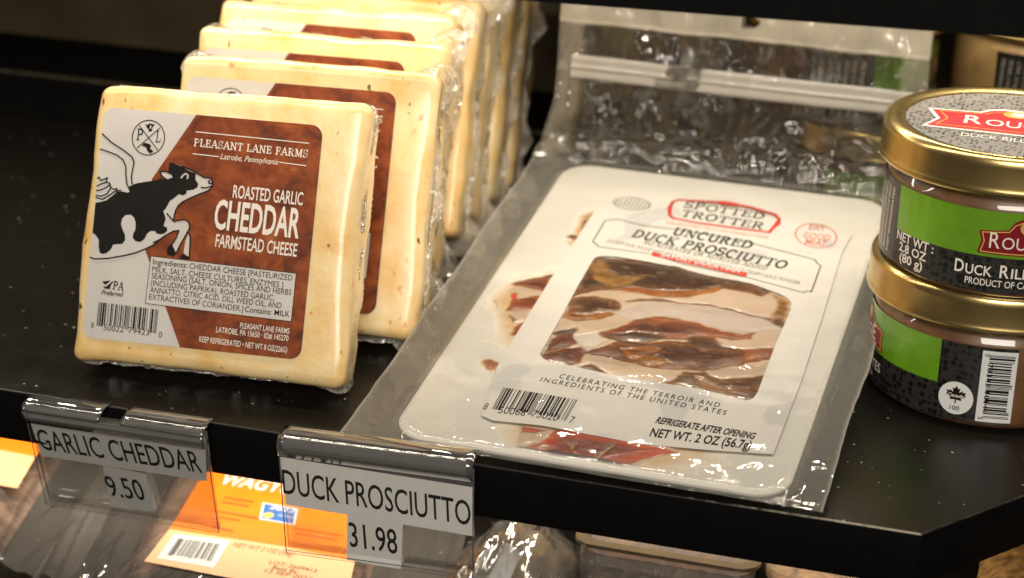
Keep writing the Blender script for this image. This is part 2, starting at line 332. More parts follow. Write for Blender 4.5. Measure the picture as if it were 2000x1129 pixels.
# price tags
M['tagpaper'] = simple('grey_white_tag_paper', (.82, .80, .76), .55, var=.04, vscale=.7)
M['clear'] = film_mat('clear_acrylic', .02, (.8, .8, .8), .03, bscale=.35, bstr=.08, bdist=.1, gl=.6)
M['clip'] = film_mat('clear_clip_plastic', .14, (.80, .78, .76), .03, bscale=1.4, bstr=.05, bdist=.08, gl=2.6)
M['clipedge'] = simple('acrylic_edge', (.10, .085, .085), .2, coat=.6)
# goods on the lower shelf
M['orange'] = simple('orange_print', (.90, .21, .006), .5, coat=.15, var=.05)
M['peach'] = simple('peach_print', (.88, .47, .24), .5, coat=.15, var=.03)
M['orange_ink'] = simple('dark_orange_ink', (.55, .09, .01), .5)
M['blue'] = simple('blue_sticker_print', (.04, .13, .42), .45)
M['yellow'] = simple('yellow_sticker_print', (.85, .62, .08), .45)
mt, nt, b = nmat('dried_beef')
r = ramp(nt, noise_node(nt, .75, 6, .62, None, 1.2).outputs[0], [(.3, (.09, .035, .02)), (.48, (.26, .12, .07)), (.60, (.42, .25, .16)), (.75, (.62, .45, .33))]); nt.links.new(r.outputs[0], b.inputs['Base Color'])
b.inputs['Roughness'].default_value = .35; b.inputs['Coat Weight'].default_value = .6; bump(nt, noise_node(nt, 1.2, 4).outputs[0], b, .8, .2); M['beef'] = mt
M['packfilm'] = film_mat('clear_snack_film', .15, (.85, .78, .70), .06, bscale=.7, bstr=.8, bdist=.6, gl=1.8, stretch=(1, .25, 1))
mt, nt, b = nmat('amber_glass'); r = ramp(nt, noise_node(nt, .9, 4, .6, None, 1.5).outputs[0], [(.3, (.02, .012, .004)), (.52, (.12, .07, .016)), (.75, (.50, .36, .14))]); nt.links.new(r.outputs[0], b.inputs['Base Color']); b.inputs['Roughness'].default_value = .12; b.inputs['Coat Weight'].default_value = 1; b.inputs['Coat Roughness'].default_value = .03; M['amber'] = mt
M['brown_food'] = simple('brown_filling', (.10, .05, .025), .4, coat=.5, var=.6, vscale=.5, bmp=.4)
M['rough_brown'] = simple('crumbed_brown_filling', (.30, .15, .04), .6, var=.7, vscale=2.5, bmp=.8)
M['tan'] = simple('tan_plastic_rim', (.09, .06, .03), .3, coat=.6)
led_m = bpy.data.materials.new('led_chip'); led_m.use_nodes = True
_e = led_m.node_tree.nodes['Principled BSDF']; _e.inputs['Emission Color'].default_value = (*LED, 1); _e.inputs['Emission Strength'].default_value = 6

D = json.loads(r'''{"c_white":[[-4.616,4.613],[-4.619,5.134],[-4.625,5.679],[-4.263,5.783],[-3.805,6.155],[-3.511,6.181],[-3.314,6.293],[-3.003,6.533],[-2.617,6.624],[-2.377,6.683],[-2.188,6.761],[-2.04,6.755],[-2.199,6.864],[-2.275,6.989],[-2.067,7.017],[-1.863,6.95],[-1.963,7.356],[-1.805,7.346],[-1.502,7.254],[-1.301,7.211],[-1.047,7.115],[-0.637,6.93],[-0.367,6.921],[-0.291,6.796],[-0.289,6.632],[-0.42,6.479],[-0.723,6.335],[-1.048,6.165],[-1.326,5.999],[-1.481,5.843],[-1.56,5.648],[-1.589,5.457],[-1.607,5.29],[-1.309,5.35],[-1.114,5.359],[-1.005,5.251],[-0.979,5.089],[-1.106,4.795],[-1.247,4.499],[-1.384,4.157],[-1.561,4.447],[-1.439,4.693],[-1.359,4.969],[-1.56,4.927],[-1.837,4.751],[-2.062,4.541],[-2.263,4.348],[-2.567,4.188],[-2.849,4.043],[-3.278,3.894],[-3.905,3.731],[-4.395,3.666],[-4.638,3.71]],"c_black":[[-4.615,4.604],[-4.619,5.134],[-4.625,5.679],[-4.356,5.727],[-4.165,5.801],[-3.938,6.001],[-3.804,6.146],[-3.609,6.172],[-3.432,6.141],[-3.304,6.19],[-3.38,6.358],[-3.194,6.469],[-3.003,6.533],[-2.617,6.624],[-2.377,6.683],[-2.237,6.757],[-1.942,6.754],[-1.792,6.829],[-1.863,6.95],[-1.969,7.025],[-1.963,7.356],[-1.805,7.346],[-1.501,7.245],[-1.296,7.155],[-1.143,7.097],[-0.951,7.044],[-0.94,6.833],[-0.817,6.679],[-0.844,6.559],[-0.981,6.462],[-1.22,6.408],[-1.232,6.289],[-1.348,6.223],[-1.499,6.256],[-1.597,6.163],[-1.678,6.085],[-1.814,5.978],[-1.873,5.832],[-1.934,5.708],[-2.011,5.598],[-1.949,5.471],[-1.896,5.335],[-1.931,5.19],[-1.943,5.071],[-1.817,5.035],[-1.795,4.92],[-1.893,4.816],[-2.035,4.766],[-2.185,4.789],[-2.252,4.868],[-2.413,4.853],[-2.527,4.758],[-2.605,4.562],[-2.74,4.431],[-2.938,4.437],[-3.06,4.567],[-3.04,4.711],[-2.981,4.858],[-2.995,5.093],[-3.072,5.275],[-3.205,5.367],[-3.4,5.34],[-3.511,5.211],[-3.538,4.996],[-3.461,4.814],[-3.353,4.635],[-3.324,4.448],[-3.418,4.298],[-3.613,4.27],[-3.759,4.242],[-3.816,4.071],[-3.973,3.914],[-4.118,3.868],[-4.231,3.914],[-4.292,4.122],[-4.306,4.357],[-4.431,4.512],[-4.564,4.594]],"c_ear":[[-2.196,6.935],[-2.034,6.935],[-1.897,6.89],[-1.812,6.827],[-1.945,6.782],[-2.091,6.769],[-2.172,6.842]],"c_leg2":[[-1.089,4.632],[-1.006,4.922],[-0.931,4.811],[-0.922,4.529],[-0.894,4.062],[-1.117,4.182]],"c_hoofa":[[-1.746,4.335],[-1.587,4.468],[-1.401,4.132],[-1.468,4.017],[-1.72,4.078]],"c_hoofb":[[-1.163,4.154],[-0.91,4.069],[-0.866,3.97],[-1.243,3.972]],"c_ink00":[[-4.594,8.162],[-4.178,7.875],[-3.656,7.612],[-3.365,7.424],[-3.272,7.243],[-3.297,7.004],[-3.318,6.718],[-3.267,6.463]],"c_ink01":[[-4.597,7.602],[-4.293,7.543],[-3.936,7.445],[-3.699,7.3],[-3.562,7.076],[-3.533,6.794],[-3.466,6.469],[-3.304,6.19]],"c_ink02":[[-4.599,6.549],[-4.535,6.602],[-4.434,6.488],[-4.339,6.534],[-4.207,6.603],[-4.241,6.448],[-4.104,6.413],[-4.055,6.275],[-3.935,6.215],[-3.805,6.25],[-3.845,6.161],[-3.661,6.206]],"c_ink03":[[-4.601,6.274],[-4.421,6.361],[-4.23,6.439]],"c_ink04":[[-4.604,6.108],[-4.4,6.15],[-4.189,6.273],[-4.1,6.375]],"c_ink05":[[-4.612,5.941],[-4.377,5.924],[-4.164,6.028],[-4.06,6.227]],"c_ink06":[[-4.619,5.869],[-4.316,5.816],[-4.061,5.99],[-3.846,6.17]],"c_ink07":[[-4.638,3.71],[-4.395,3.666],[-3.905,3.731],[-3.278,3.894],[-2.849,4.043],[-2.567,4.188],[-2.264,4.358],[-1.974,4.644]],"c_ink08":[[-2.274,4.451],[-2.064,4.565],[-1.837,4.751],[-1.56,4.927],[-1.359,4.969],[-1.439,4.693],[-1.561,4.447]],"c_ink09":[[-1.57,5.27],[-1.309,5.35],[-1.114,5.359],[-1.005,5.251],[-0.979,5.089],[-1.106,4.795],[-1.247,4.499],[-1.384,4.157]],"c_ink10":[[-1.866,5.526],[-1.607,5.29],[-1.589,5.457],[-1.56,5.648],[-1.481,5.843],[-1.326,5.999],[-1.048,6.165],[-0.723,6.335],[-0.42,6.479],[-0.289,6.632],[-0.291,6.796],[-0.367,6.921],[-0.637,6.93],[-1.047,7.115],[-1.3,7.201],[-1.502,7.254]],"c_ink11":[[-0.698,6.572],[-0.551,6.562],[-0.409,6.607],[-0.287,6.655]],"c_ink12":[[-0.384,6.844],[-0.448,6.801],[-0.412,6.738],[-0.334,6.736],[-0.311,6.794]],"c_ink13":[[-1.006,4.922],[-0.919,4.788],[-0.903,4.531],[-0.878,3.993]],"c_ink14":[[-2.275,6.989],[-2.067,7.017],[-1.863,6.95]],"c_ink15":[[-2.275,6.989],[-2.199,6.864],[-2.04,6.755]],"c_eye":[[-1.46,6.844],[-1.398,6.953],[-1.305,7.008],[-1.216,6.95],[-1.235,6.845]],"c_ring":[[-2.233,8.219],[-2.233,8.122],[-2.249,8.026],[-2.279,7.933],[-2.322,7.846],[-2.378,7.767],[-2.445,7.697],[-2.522,7.64],[-2.607,7.595],[-2.697,7.564],[-2.79,7.549],[-2.885,7.548],[-2.978,7.563],[-3.068,7.593],[-3.152,7.637],[-3.228,7.694],[-3.295,7.763],[-3.35,7.841],[-3.392,7.928],[-3.421,8.021],[-3.435,8.118],[-3.435,8.215],[-3.419,8.312],[-3.389,8.405],[-3.346,8.492],[-3.289,8.571],[-3.222,8.64],[-3.145,8.698],[-3.06,8.743],[-2.97,8.773],[-2.876,8.788],[-2.782,8.789],[-2.689,8.773],[-2.599,8.744],[-2.515,8.699],[-2.439,8.642],[-2.373,8.574],[-2.318,8.495],[-2.275,8.408],[-2.247,8.315],[-2.233,8.219]],"c_x1":[[-3.21,8.572],[-2.447,7.762]],"c_x2":[[-2.439,8.551],[-3.217,7.767]],"c_P":[[-3.28,8.046],[-3.033,8.043]],"c_L":[[-2.563,8.031],[-2.366,8.029]],"c_head":[[-2.997,8.66],[-2.918,8.619],[-2.827,8.689],[-2.725,8.659],[-2.629,8.677],[-2.681,8.606],[-2.715,8.556],[-2.745,8.469],[-2.701,8.416],[-2.87,8.387],[-2.844,8.47],[-2.906,8.493],[-2.953,8.569]],"c_plant":[[-3.05,7.876],[-2.977,7.977],[-2.851,7.959],[-2.776,7.947],[-2.696,7.883],[-2.735,7.785],[-2.63,7.723],[-2.6,7.669],[-2.718,7.612],[-2.823,7.683],[-2.887,7.819],[-2.988,7.844]],"c_headw":[[-2.809,8.614],[-2.759,8.6],[-2.768,8.495],[-2.817,8.491]],"c_brown":[[-1.145,9.155],[1.059,9.1],[3.541,9.053],[3.541,9.053],[3.583,0.806],[-0.912,0.823],[-1.69,2.469],[-2.552,4.168],[-2.41,5.798],[-2.56,6.704]],"c_line0":[[-1.102,8.524],[3.062,8.467]],"c_line1":[[-1.133,7.736],[-0.161,7.714]],"c_line2":[[2.068,7.708],[3.047,7.669]],"TX_c_serif":[["PLEASANT LANE FARMS",[-1.128,8.011],[3.082,7.956]]],"TX_c_ital":[["Latrobe, Pennsylvania",[-0.108,7.638],[2.019,7.617]]],"TX_c_cond":[["ROASTED GARLIC",[0.484,6.305],[3.054,6.263]],["FARMSTEAD CHEESE",[0.014,4.515],[3.021,4.437]]],"TX_c_big":[["CHEDDAR",[-0.114,5.145],[3.033,5.082]]],"c_box":[[-2.313,3.967],[3.074,3.855],[3.063,2.148],[-2.348,2.265]],"TX_c_ing":[["CHEDDAR CHEESE [PASTEURIZED",[-0.852,3.656],[2.95,3.584]],["MILK, SALT, CHEESE CULTURES, ENZYMES ]",[-2.216,3.418],[2.64,3.3]],["SEASONING [SALT, ONION, SPICES AND HERBS",[-2.216,3.176],[2.962,3.072]],["(INCLUDING PAPRIKA), ROASTED GARLIC,",[-2.219,2.922],[2.369,2.822]],["ANNATTO, CITRIC ACID, DILL WEED OIL, AND",[-2.222,2.675],[2.653,2.571]],["EXTRACTIVES OF CORIANDER.]",[-2.23,2.425],[1.27,2.327]]],"TX_c_ingb":[["Ingredients:",[-2.215,3.683],[-0.929,3.665]],["Contains: MILK",[1.338,2.326],[2.979,2.302]]],"TX_c_foot":[["PLEASANT LANE FARMS",[1.218,1.729],[3.028,1.701]],["LATROBE, PA 15650 \u00b7 ID# 145270",[0.356,1.5],[3.022,1.445]],["KEEP REFRIGERATED \u2022 NET WT 8 OZ(226G)",[-0.229,1.103],[3.015,1.036]]],"c_bar":[[-4.083,2.143],[-1.842,2.092],[-1.845,1.241],[-4.09,1.291]],"TX_c_num":[["50022",[-3.819,1.162],[-3.06,1.151]],["79423",[-2.884,1.157],[-2.099,1.134]],["8",[-4.287,1.201],[-4.196,1.199]],["0",[-1.743,1.115],[-1.62,1.112]]],"TX_c_serif2":[["PA",[-3.621,2.65],[-3.218,2.626]]],"TX_c_ital2":[["Preferred",[-4.029,2.426],[-3.196,2.417]]],"c_key":[[-4.023,2.885],[-3.754,2.95],[-3.608,2.925],[-3.698,2.799],[-3.723,2.64],[-3.949,2.649],[-3.952,2.755]],"c_check":[[-3.986,2.81],[-3.896,2.733],[-3.805,2.847],[-3.654,2.968],[-3.828,2.661],[-3.887,2.644]],"p_window":[[3.322,13.763],[3.35,14.071],[3.551,14.273],[4.148,14.386],[5.296,14.334],[6.448,14.228],[8.21,13.824],[9.6,13.743],[10.786,13.255],[11.19,12.979],[11.404,12.651],[11.47,12.173],[11.423,9.283],[11.464,6.102],[11.399,5.699],[11.242,5.501],[10.836,5.534],[9.527,5.776],[8.005,5.77],[5.925,5.852],[4.577,6.009],[3.874,6.077],[3.599,6.2],[3.413,6.431],[3.4,6.685],[3.387,9.168],[3.332,11.833]],"p_label":[[2.701,18.978],[3.254,19.769],[3.852,19.99],[6.933,19.761],[12.664,18.8],[12.524,17.238],[12.686,11.983],[12.784,7.314],[12.759,2.44],[10.707,2.093],[8.344,1.787],[4.87,1.953],[3.122,1.776],[2.649,1.976],[2.187,5.193],[2.162,7.476],[2.176,12.381],[2.256,17.986]],"p_frame":[[2.997,17.26],[3.367,17.466],[4.484,17.196],[6.149,17.249],[8.977,16.925],[11.61,16.283],[11.736,16.032],[11.927,15.859],[11.957,13.693],[11.79,13.753],[11.696,13.563],[9.46,14.128],[6.81,14.492],[5.391,14.948],[3.234,14.97],[3.095,15.167],[2.91,15.292],[2.908,17.172]],"p_redbar":[[5.401,15.126],[9.332,14.484],[9.345,14.173],[5.437,14.81]],"p_logoring":[[5.135,19.572],[5.305,19.813],[6.35,19.986],[7.165,20.156],[8.333,19.984],[9.354,19.65],[9.632,19.233],[9.582,18.788],[9.461,18.022],[8.194,18.021],[6.523,18.029],[5.48,18.161],[5.277,18.414],[5.13,19.126],[5.135,19.572]],"p_logotop":[[6.916,20.123],[7.317,20.238],[7.759,20.161],[7.757,19.907],[7.386,19.927],[6.965,19.907]],"p_logol":[[5.012,19.029],[5.157,19.134],[5.232,18.714],[5.086,18.797]],"p_logor":[[9.617,19.167],[9.645,19.36],[9.765,18.84],[9.6,18.426]],"p_oval":[[4.312,19.043],[4.324,18.937],[4.307,18.832],[4.261,18.733],[4.188,18.641],[4.092,18.562],[3.975,18.498],[3.843,18.451],[3.7,18.424],[3.551,18.416],[3.403,18.43],[3.26,18.463],[3.129,18.515],[3.014,18.584],[2.92,18.668],[2.85,18.763],[2.807,18.865],[2.794,18.971],[2.809,19.076],[2.854,19.177],[2.927,19.27],[3.023,19.35],[3.141,19.415],[3.275,19.462],[3.42,19.49],[3.57,19.497],[3.72,19.483],[3.863,19.449],[3.995,19.395],[4.109,19.325],[4.203,19.24],[4.271,19.145],[4.312,19.043]],"p_seal":[[12.119,18.296],[12.137,18.1],[12.124,17.911],[12.079,17.735],[12.005,17.58],[11.904,17.45],[11.78,17.352],[11.639,17.287],[11.484,17.259],[11.323,17.269],[11.16,17.317],[11.003,17.4],[10.856,17.516],[10.726,17.661],[10.618,17.828],[10.535,18.013],[10.482,18.208],[10.46,18.405],[10.47,18.598],[10.513,18.777],[10.587,18.937],[10.688,19.07],[10.813,19.172],[10.958,19.238],[11.116,19.266],[11.281,19.255],[11.446,19.205],[11.606,19.118],[11.753,18.998],[11.883,18.849],[11.989,18.678],[12.069,18.491],[12.119,18.296]],"TX_p_logo":[["SPOTTED",[5.624,19.204],[9.002,19.051]],["TROTTER",[5.691,18.408],[9.155,18.176]]],"TX_p_logosub":[["THE SPOTTED TROTTER CHARCUTERIE",[5.244,17.636],[9.52,17.463]]],"TX_p_h1":[["UNCURED",[5.738,16.767],[9.024,16.443]],["DUCK PROSCIUTTO",[4.239,16.154],[10.621,15.196]]],"TX_p_h2":[["NO NITRATES OR NITRITES ADDED",[4.827,15.691],[9.964,14.893]]],"TX_p_h3":[["EXCEPT FOR THOSE NATURALLY OCCURRING IN CULTURED CELERY JUICE POWDER",[3.427,15.441],[11.405,14.136]]],"TX_p_ham":[["SAVORY DUCK HAM",[5.746,14.841],[9.011,14.368]]],"TX_p_seal":[["EAT",[10.922,18.686],[11.566,18.75]],["GOOD",[10.818,17.933],[11.893,17.981]],["MEAT",[10.997,17.413],[11.826,17.452]]],"TX_p_cel":[["CELEBRATING THE TERROIR AND",[4.515,5.063],[10.383,4.766]],["INGREDIENTS OF THE UNITED STATES",[3.939,4.671],[10.707,4.353]]],"TX_p_ref":[["REFRIGERATE AFTER OPENING",[8.504,3.18],[11.968,3.13]]],"TX_p_ref2":[["NET WT. 2 OZ (56.7g)",[8.517,2.321],[11.967,2.489]]],"p_bar":[[2.844,3.92],[5.557,3.877],[5.537,2.463],[2.874,2.458]],"TX_p_num":[["50068",[3.143,2.272],[4.099,2.351]],["75020",[4.295,2.388],[5.245,2.343]],["8",[2.566,2.354],[2.698,2.357]],["7",[5.667,2.364],[5.815,2.367]]],"MEAT":[[[0.66,0.46,0.25],0.5,[[3.799,1.693],[3.95,2.287],[8.74,2.067],[10.665,2.302],[10.611,1.762],[9.727,0.984],[8.539,0.059],[7.598,-0.408],[5.916,-0.777],[4.834,-0.777],[4.436,0.142],[4.067,0.961]]],[[0.66,0.46,0.25],0.35,[[0.519,9.842],[0.778,11.21],[2.179,12.456],[2.165,8.614],[2.105,6.841],[1.518,7.98],[0.847,9.362]]],[[0.57,0.42,0.31],0.05,[[4.039,1.764],[8.709,2.191],[9.811,2.117],[8.62,0.722],[7.84,0.012],[6.491,-0.289],[4.864,-0.641],[4.503,0.161]]],[[0.3,0.03,0.006],0.04,[[4.161,1.731],[4.955,1.693],[4.739,1.427],[4.233,1.379]]],[[0.33,0.045,0.008],0.04,[[4.466,0.282],[4.945,0.752],[5.141,1.076],[5.364,1.813],[6.541,2.091],[8.337,1.816],[9.751,1.77],[8.581,0.873],[8.083,0.436],[7.626,0.141],[6.572,0.055],[4.724,-0.424]]],[[0.4,0.02,0.005],0.15,[[4.546,0.141],[5.056,0.389],[5.58,0.347],[5.672,-0.081],[4.724,-0.424]]],[[0.42,0.126,0.045],0.2,[[4.798,0.511],[5.129,0.873],[5.575,0.608],[5.227,0.309]]],[[0.62,0.36,0.16],0.06,[[6.209,1.19],[6.215,0.665],[6.502,0.423],[7.004,0.441],[7.237,0.38],[7.294,0.333],[7.061,0.394],[6.56,0.376],[6.273,0.618],[6.268,1.142]]],[[0.62,0.36,0.16],0.06,[[7.457,1.557],[7.271,0.779],[7.195,0.4],[7.252,0.353],[7.328,0.732],[7.515,1.509]]],[[0.24,0.059,0.011],0.05,[[0.778,11.21],[2.179,12.456],[2.187,10.968],[1.113,11.069]]],[[0.57,0.42,0.31],0.05,[[0.808,10.745],[1.166,11.085],[2.187,10.968],[2.175,10.439],[1.416,10.103]]],[[0.4,0.02,0.012],0.05,[[0.903,10.537],[1.229,10.515],[1.442,10.111],[1.238,10.028]]],[[0.3,0.067,0.01],0.05,[[1.099,10.011],[2.126,10.6],[2.17,9.518],[1.281,9.259]]],[[0.57,0.42,0.31],0.05,[[1.376,9.23],[2.17,9.518],[2.185,8.731],[1.802,8.508]]],[[0.3,0.059,0.01],0.05,[[2.175,8.672],[2.162,7.453],[1.961,7.559],[1.95,8.217]]],[[0.13,0.044,0.015],0.05,[[1.458,8.97],[1.822,8.626],[1.699,8.478]]],[[0.13,0.052,0.015],0.05,[[0.492,9.835],[0.711,9.783],[0.847,9.362]]],[[0.55,0.33,0.13],0.2,[[2.265,18.108],[2.273,15.283],[1.939,16.025],[1.858,17.587]]],[[0.17,0.052,0.015],0.06,[[2.221,17.825],[2.253,15.985],[2.033,16.971]]],[[0.16,0.052,0.015],0.06,[[1.681,15.561],[1.879,15.813],[2.227,15.654],[2.172,15.215]]],[[0.55,0.33,0.13],0.2,[[1.795,15.273],[2.201,15.326],[2.236,14.889],[1.992,15.01]]],[[0.36,0.111,0.015],0.06,[[1.572,5.41],[1.745,5.723],[2.174,5.586],[2.167,5.012],[1.813,5.011]]],[[0.62,0.45,0.25],0.3,[[12.815,7.137],[12.799,4.79],[12.646,3.705],[12.449,4.688]]],[[0.16,0.059,0.015],0.05,[[12.727,6.707],[12.822,5.149],[12.644,4.921],[12.586,5.974]]],[[0.57,0.42,0.31],0.02,[[3.125,14.368],[11.499,13.181],[11.651,5.204],[3.423,5.824]]],[[0.17,0.063,0.016],0.05,[[3.05,14.225],[6.361,14.583],[9.579,14.105],[10.477,13.449],[10.279,12.827],[9.476,13.045],[8.662,13.036],[8.222,12.568],[7.008,11.934],[6.216,11.816],[5.381,11.857],[4.238,11.582],[3.543,11.097],[3.317,10.918]]],[[0.36,0.2,0.075],0.12,[[3.373,13.48],[3.733,13.822],[4.286,13.037],[4.818,12.725],[4.342,12.011],[3.781,12.425]]],[[0.32,0.163,0.06],0.1,[[4.403,12.605],[5.592,13.182],[5.242,12.387],[4.577,11.965]]],[[0.3,0.089,0.013],0.06,[[4.634,11.754],[5.406,12.183],[6.905,12.356],[7.93,12.653],[8.511,13.22],[8.674,12.982],[8.375,12.612],[7.511,12.113],[6.224,11.785]]],[[0.42,0.126,0.015],0.04,[[6.446,11.996],[7.711,12.419],[8.575,13.182],[8.648,12.975],[8.387,12.559],[7.414,12.062]]],[[0.2,0.074,0.015],0.06,[[3.383,10.881],[4.201,11.118],[5.023,11.133],[5.351,10.726],[5.285,10.156],[4.82,9.476],[3.946,9.114],[3.422,9.232]]],[[0.32,0.118,0.015],0.06,[[3.47,9.629],[4.306,9.762],[5.285,10.156],[4.826,9.456],[3.946,9.114],[3.431,9.202]]],[[0.52,0.42,0.36],0.05,[[5.084,10.098],[5.655,10.815],[6.087,11.252],[7.077,11.651],[8.415,11.727],[10.88,11.456],[11.411,10.643],[10.128,10.004],[9.331,10.037],[8.471,10.322],[7.374,10.436],[6.617,10.238],[5.949,9.696]]],[[0.17,0.059,0.02],0.04,[[5.37,11.066],[5.851,11.317],[6.422,11.651],[7.364,11.589],[8.408,11.759],[9.243,11.636],[10.086,11.443],[11.021,11.28],[11.063,11.166],[10.13,11.328],[9.287,11.521],[8.454,11.643],[7.412,11.473],[6.472,11.535],[5.901,11.201],[5.42,10.95]]],[[0.2,0.081,0.04],0.1,[[10.821,11.222],[11.25,11.455],[11.47,10.873],[11.103,10.873]]],[[0.3,0.126,0.05],0.15,[[10.498,13.342],[11.358,12.805],[11.38,11.601],[10.959,11.588],[10.994,12.477]]],[[0.3,0.078,0.009],0.04,[[4.995,8.456],[5.556,9.151],[6.173,9.87],[6.772,10.261],[7.674,10.306],[8.494,10.221],[9.353,9.937],[10.138,9.954],[10.488,10.162],[10.522,9.624],[9.721,9.464],[8.479,9.154],[7.296,8.6],[6.842,8.31],[6.066,8.241],[5.534,8.243],[5.175,8.191]]],[[0.12,0.035,0.01],0.1,[[5.121,8.387],[6.158,8.9],[7.445,9.064],[7.296,8.6],[6.842,8.31],[6.066,8.241],[5.534,8.243]]],[[0.4,0.111,0.013],0.1,[[6.349,9.813],[6.898,10.189],[7.473,10.032],[6.975,9.458]]],[[0.22,0.067,0.009],0.04,[[4.855,7.058],[5.505,7.765],[5.82,8.169],[6.854,8.262],[7.542,8.671],[8.525,8.958],[9.595,8.853],[10.37,8.873],[11.413,9.332],[11.443,8.419],[10.596,7.818],[9.916,7.418],[9.238,7.02],[8.266,6.786],[7.245,6.738],[6.447,6.808],[5.935,6.963]]],[[0.33,0.104,0.01],0.08,[[6.073,7.619],[7.149,8.14],[7.49,7.826],[6.689,6.879]]],[[0.34,0.089,0.01],0.08,[[10.391,8.776],[11.423,9.283],[11.443,8.673],[10.555,8.008]]],[[0.3,0.111,0.01],0.08,[[6.615,7.162],[7.538,7.635],[8.163,7.208],[7.33,6.813]]],[[0.16,0.059,0.02],0.1,[[8.285,9.308],[9.218,9.37],[9.639,8.659],[8.996,8.061],[8.47,8.525]]],[[0.17,0.041,0.022],0.05,[[3.446,7.688],[4.16,8.372],[4.468,7.671],[4.116,7.048],[3.473,6.706]]],[[0.6,0.52,0.45],0.05,[[4.23,8.127],[4.932,8.49],[5.475,8.069],[5.166,7.458],[4.523,7.478]]],[[0.12,0.044,0.018],0.05,[[3.429,8.106],[4.089,8.617],[4.224,8.337],[3.636,7.954]]],[[0.19,0.044,0.018],0.05,[[3.437,6.387],[3.536,6.673],[4.649,7.411],[4.926,7.181],[4.876,6.248],[4.591,5.963],[3.796,5.983]]],[[0.17,0.067,0.02],0.05,[[4.846,5.987],[5.276,6.314],[5.996,5.973],[6.288,5.661],[5.419,5.804]]],[[0.2,0.081,0.025],0.06,[[8.123,5.706],[8.673,6.805],[9.249,6.973],[10.103,6.579],[11.501,7.383],[11.595,5.471],[10.855,5.445],[9.537,5.731]]],[[0.45,0.3,0.16],0.15,[[9.063,6.671],[10.001,6.354],[10.522,5.826],[9.474,6.004]]]],"ta_lip":[[0.001,-0.01],[7.255,0.363]],"ta_back":[[0.593,0.865],[7.74,1.09]],"ta_pocket":[[0.094,-0.163],[7.353,0.385],[7.04,-4.391],[-0.092,-4.774]],"ta_strip":[[0.117,-0.273],[7.262,0.138],[6.943,-2.016],[0.213,-2.4]],"ta_tab":[[2.76,-2.275],[4.497,-2.252],[4.493,-4.121],[2.619,-4.346]],"ta_t1":[[0.297,-2.045],[6.877,-1.634]],"ta_t2":[[2.743,-3.763],[4.254,-3.62]],"ta_text":["GARLIC CHEDDAR","9.50"],"ta_frame":[[-31.6093,-0.45,-0.2268],[0.9982,-0.06,0.0],[-0.0177,-0.295,0.9553]],"tb_lip":[[0.009,-0.003],[7.157,0.394]],"tb_back":[[0.27,0.517],[7.378,0.724]],"tb_pocket":[[0.069,-0.089],[7.199,0.259],[7.126,-4.141],[0.117,-4.624]],"tb_strip":[[0.012,-0.741],[7.146,-0.523],[7.165,-2.478],[0.181,-2.661]],"tb_tab":[[2.492,-2.579],[4.57,-2.388],[4.437,-4.439],[2.383,-4.486]],"tb_t1":[[0.113,-2.21],[7.064,-2.065]],"tb_t2":[[2.557,-3.883],[4.346,-3.817]],"tb_text":["DUCK PROSCIUTTO","31.98"],"tb_frame":[[-21.8851,-0.45,0.0515],[0.9988,-0.05,0.0],[-0.005,-0.0997,0.995]]}''')

# ------------------------------------------------------------------ setting: back panel
mb = MB(); mb.box(-90, 60, 40.0, 41, -30, 40)
tag(mb.build('back_wall', M['wall']), 'dark olive back panel of the display case', 'wall', kind='structure')
up = thing('slotted_upright', 'olive metal upright with dark slots behind the cheese stack', 'upright', (-17.2, 37.2, 2.2))
mb = MB(); mb.box(-5.2, 4.6, .3, 1.2, 0, 30); mb.build('panel', M['wall2'], up)
mb = MB(); mb.box(.1, 1.0, 0, .29, 0, 30); mb.build('slot', M['gap'], up)
mb = MB(); mb.box(3.2, 3.7, -.3, .28, .1, 2.4); mb.build('peg', M['gap'], up)
mb = MB(); mb.box(4.6, 9, .1, 1.4, 0, 30); mb.build('slot', M['gap'], up)

# ------------------------------------------------------------------ shelves
def shelf_polygon(o, mb, outline, z0, z1, lip, edge=.09):
    pass
sh = thing('display_shelf', 'black metal shelf carrying the cheese, the prosciutto pack and the jars', 'shelf')
YB = 29.69; HR = 2.21
outline = [(-75, 0), (0, 0), (24, 31.0), (24, YB), (-75, YB)]
outline = [(-75, 0), (0, 0), (22.6, YB), (-75, YB)]
idm = lambda u, v, n: (u, v, n)
mb = MB(); mb.poly([(-75, .08), (-.05, .08), (29.2, 38.8), (-13, 38.8), (-13, YB), (-75, YB)], idm, 0)
mb.build('deck', M['shelf'], sh)
# folded front lip: rounded nose, then the fascia
def lip(name, a, b, h=1.95):
    a, b = Vector(a), Vector(b); d = (b - a).normalized(); q = Vector((d.y, -d.x))     # outward
    prof = [(-.08, 0.0)] + [(-.08 + .08 * math.sin(math.radians(t)), -.08 + .08 * math.cos(math.radians(t))) for t in (20, 40, 60, 80)] + [(0, -.1), (0, -h + .06), (-.04, -h), (-.25, -h), (-.25, -h + .12)]
    mb = MB(); n = 60; rows = []
    for i in range(n + 1):
        P = a.lerp(b, i / n); rows.append([mb.vert((P.x + q.x * o, P.y + q.y * o, z)) for o, z in prof])
    for i in range(n):
        for j in range(len(prof) - 1): mb.face((rows[i][j + 1], rows[i + 1][j + 1], rows[i + 1][j], rows[i][j]), 1 if j in (0,1,2) else 0)
    return mb.build(name, [M['shelf_edge'], M['worn_edge']], sh, True)
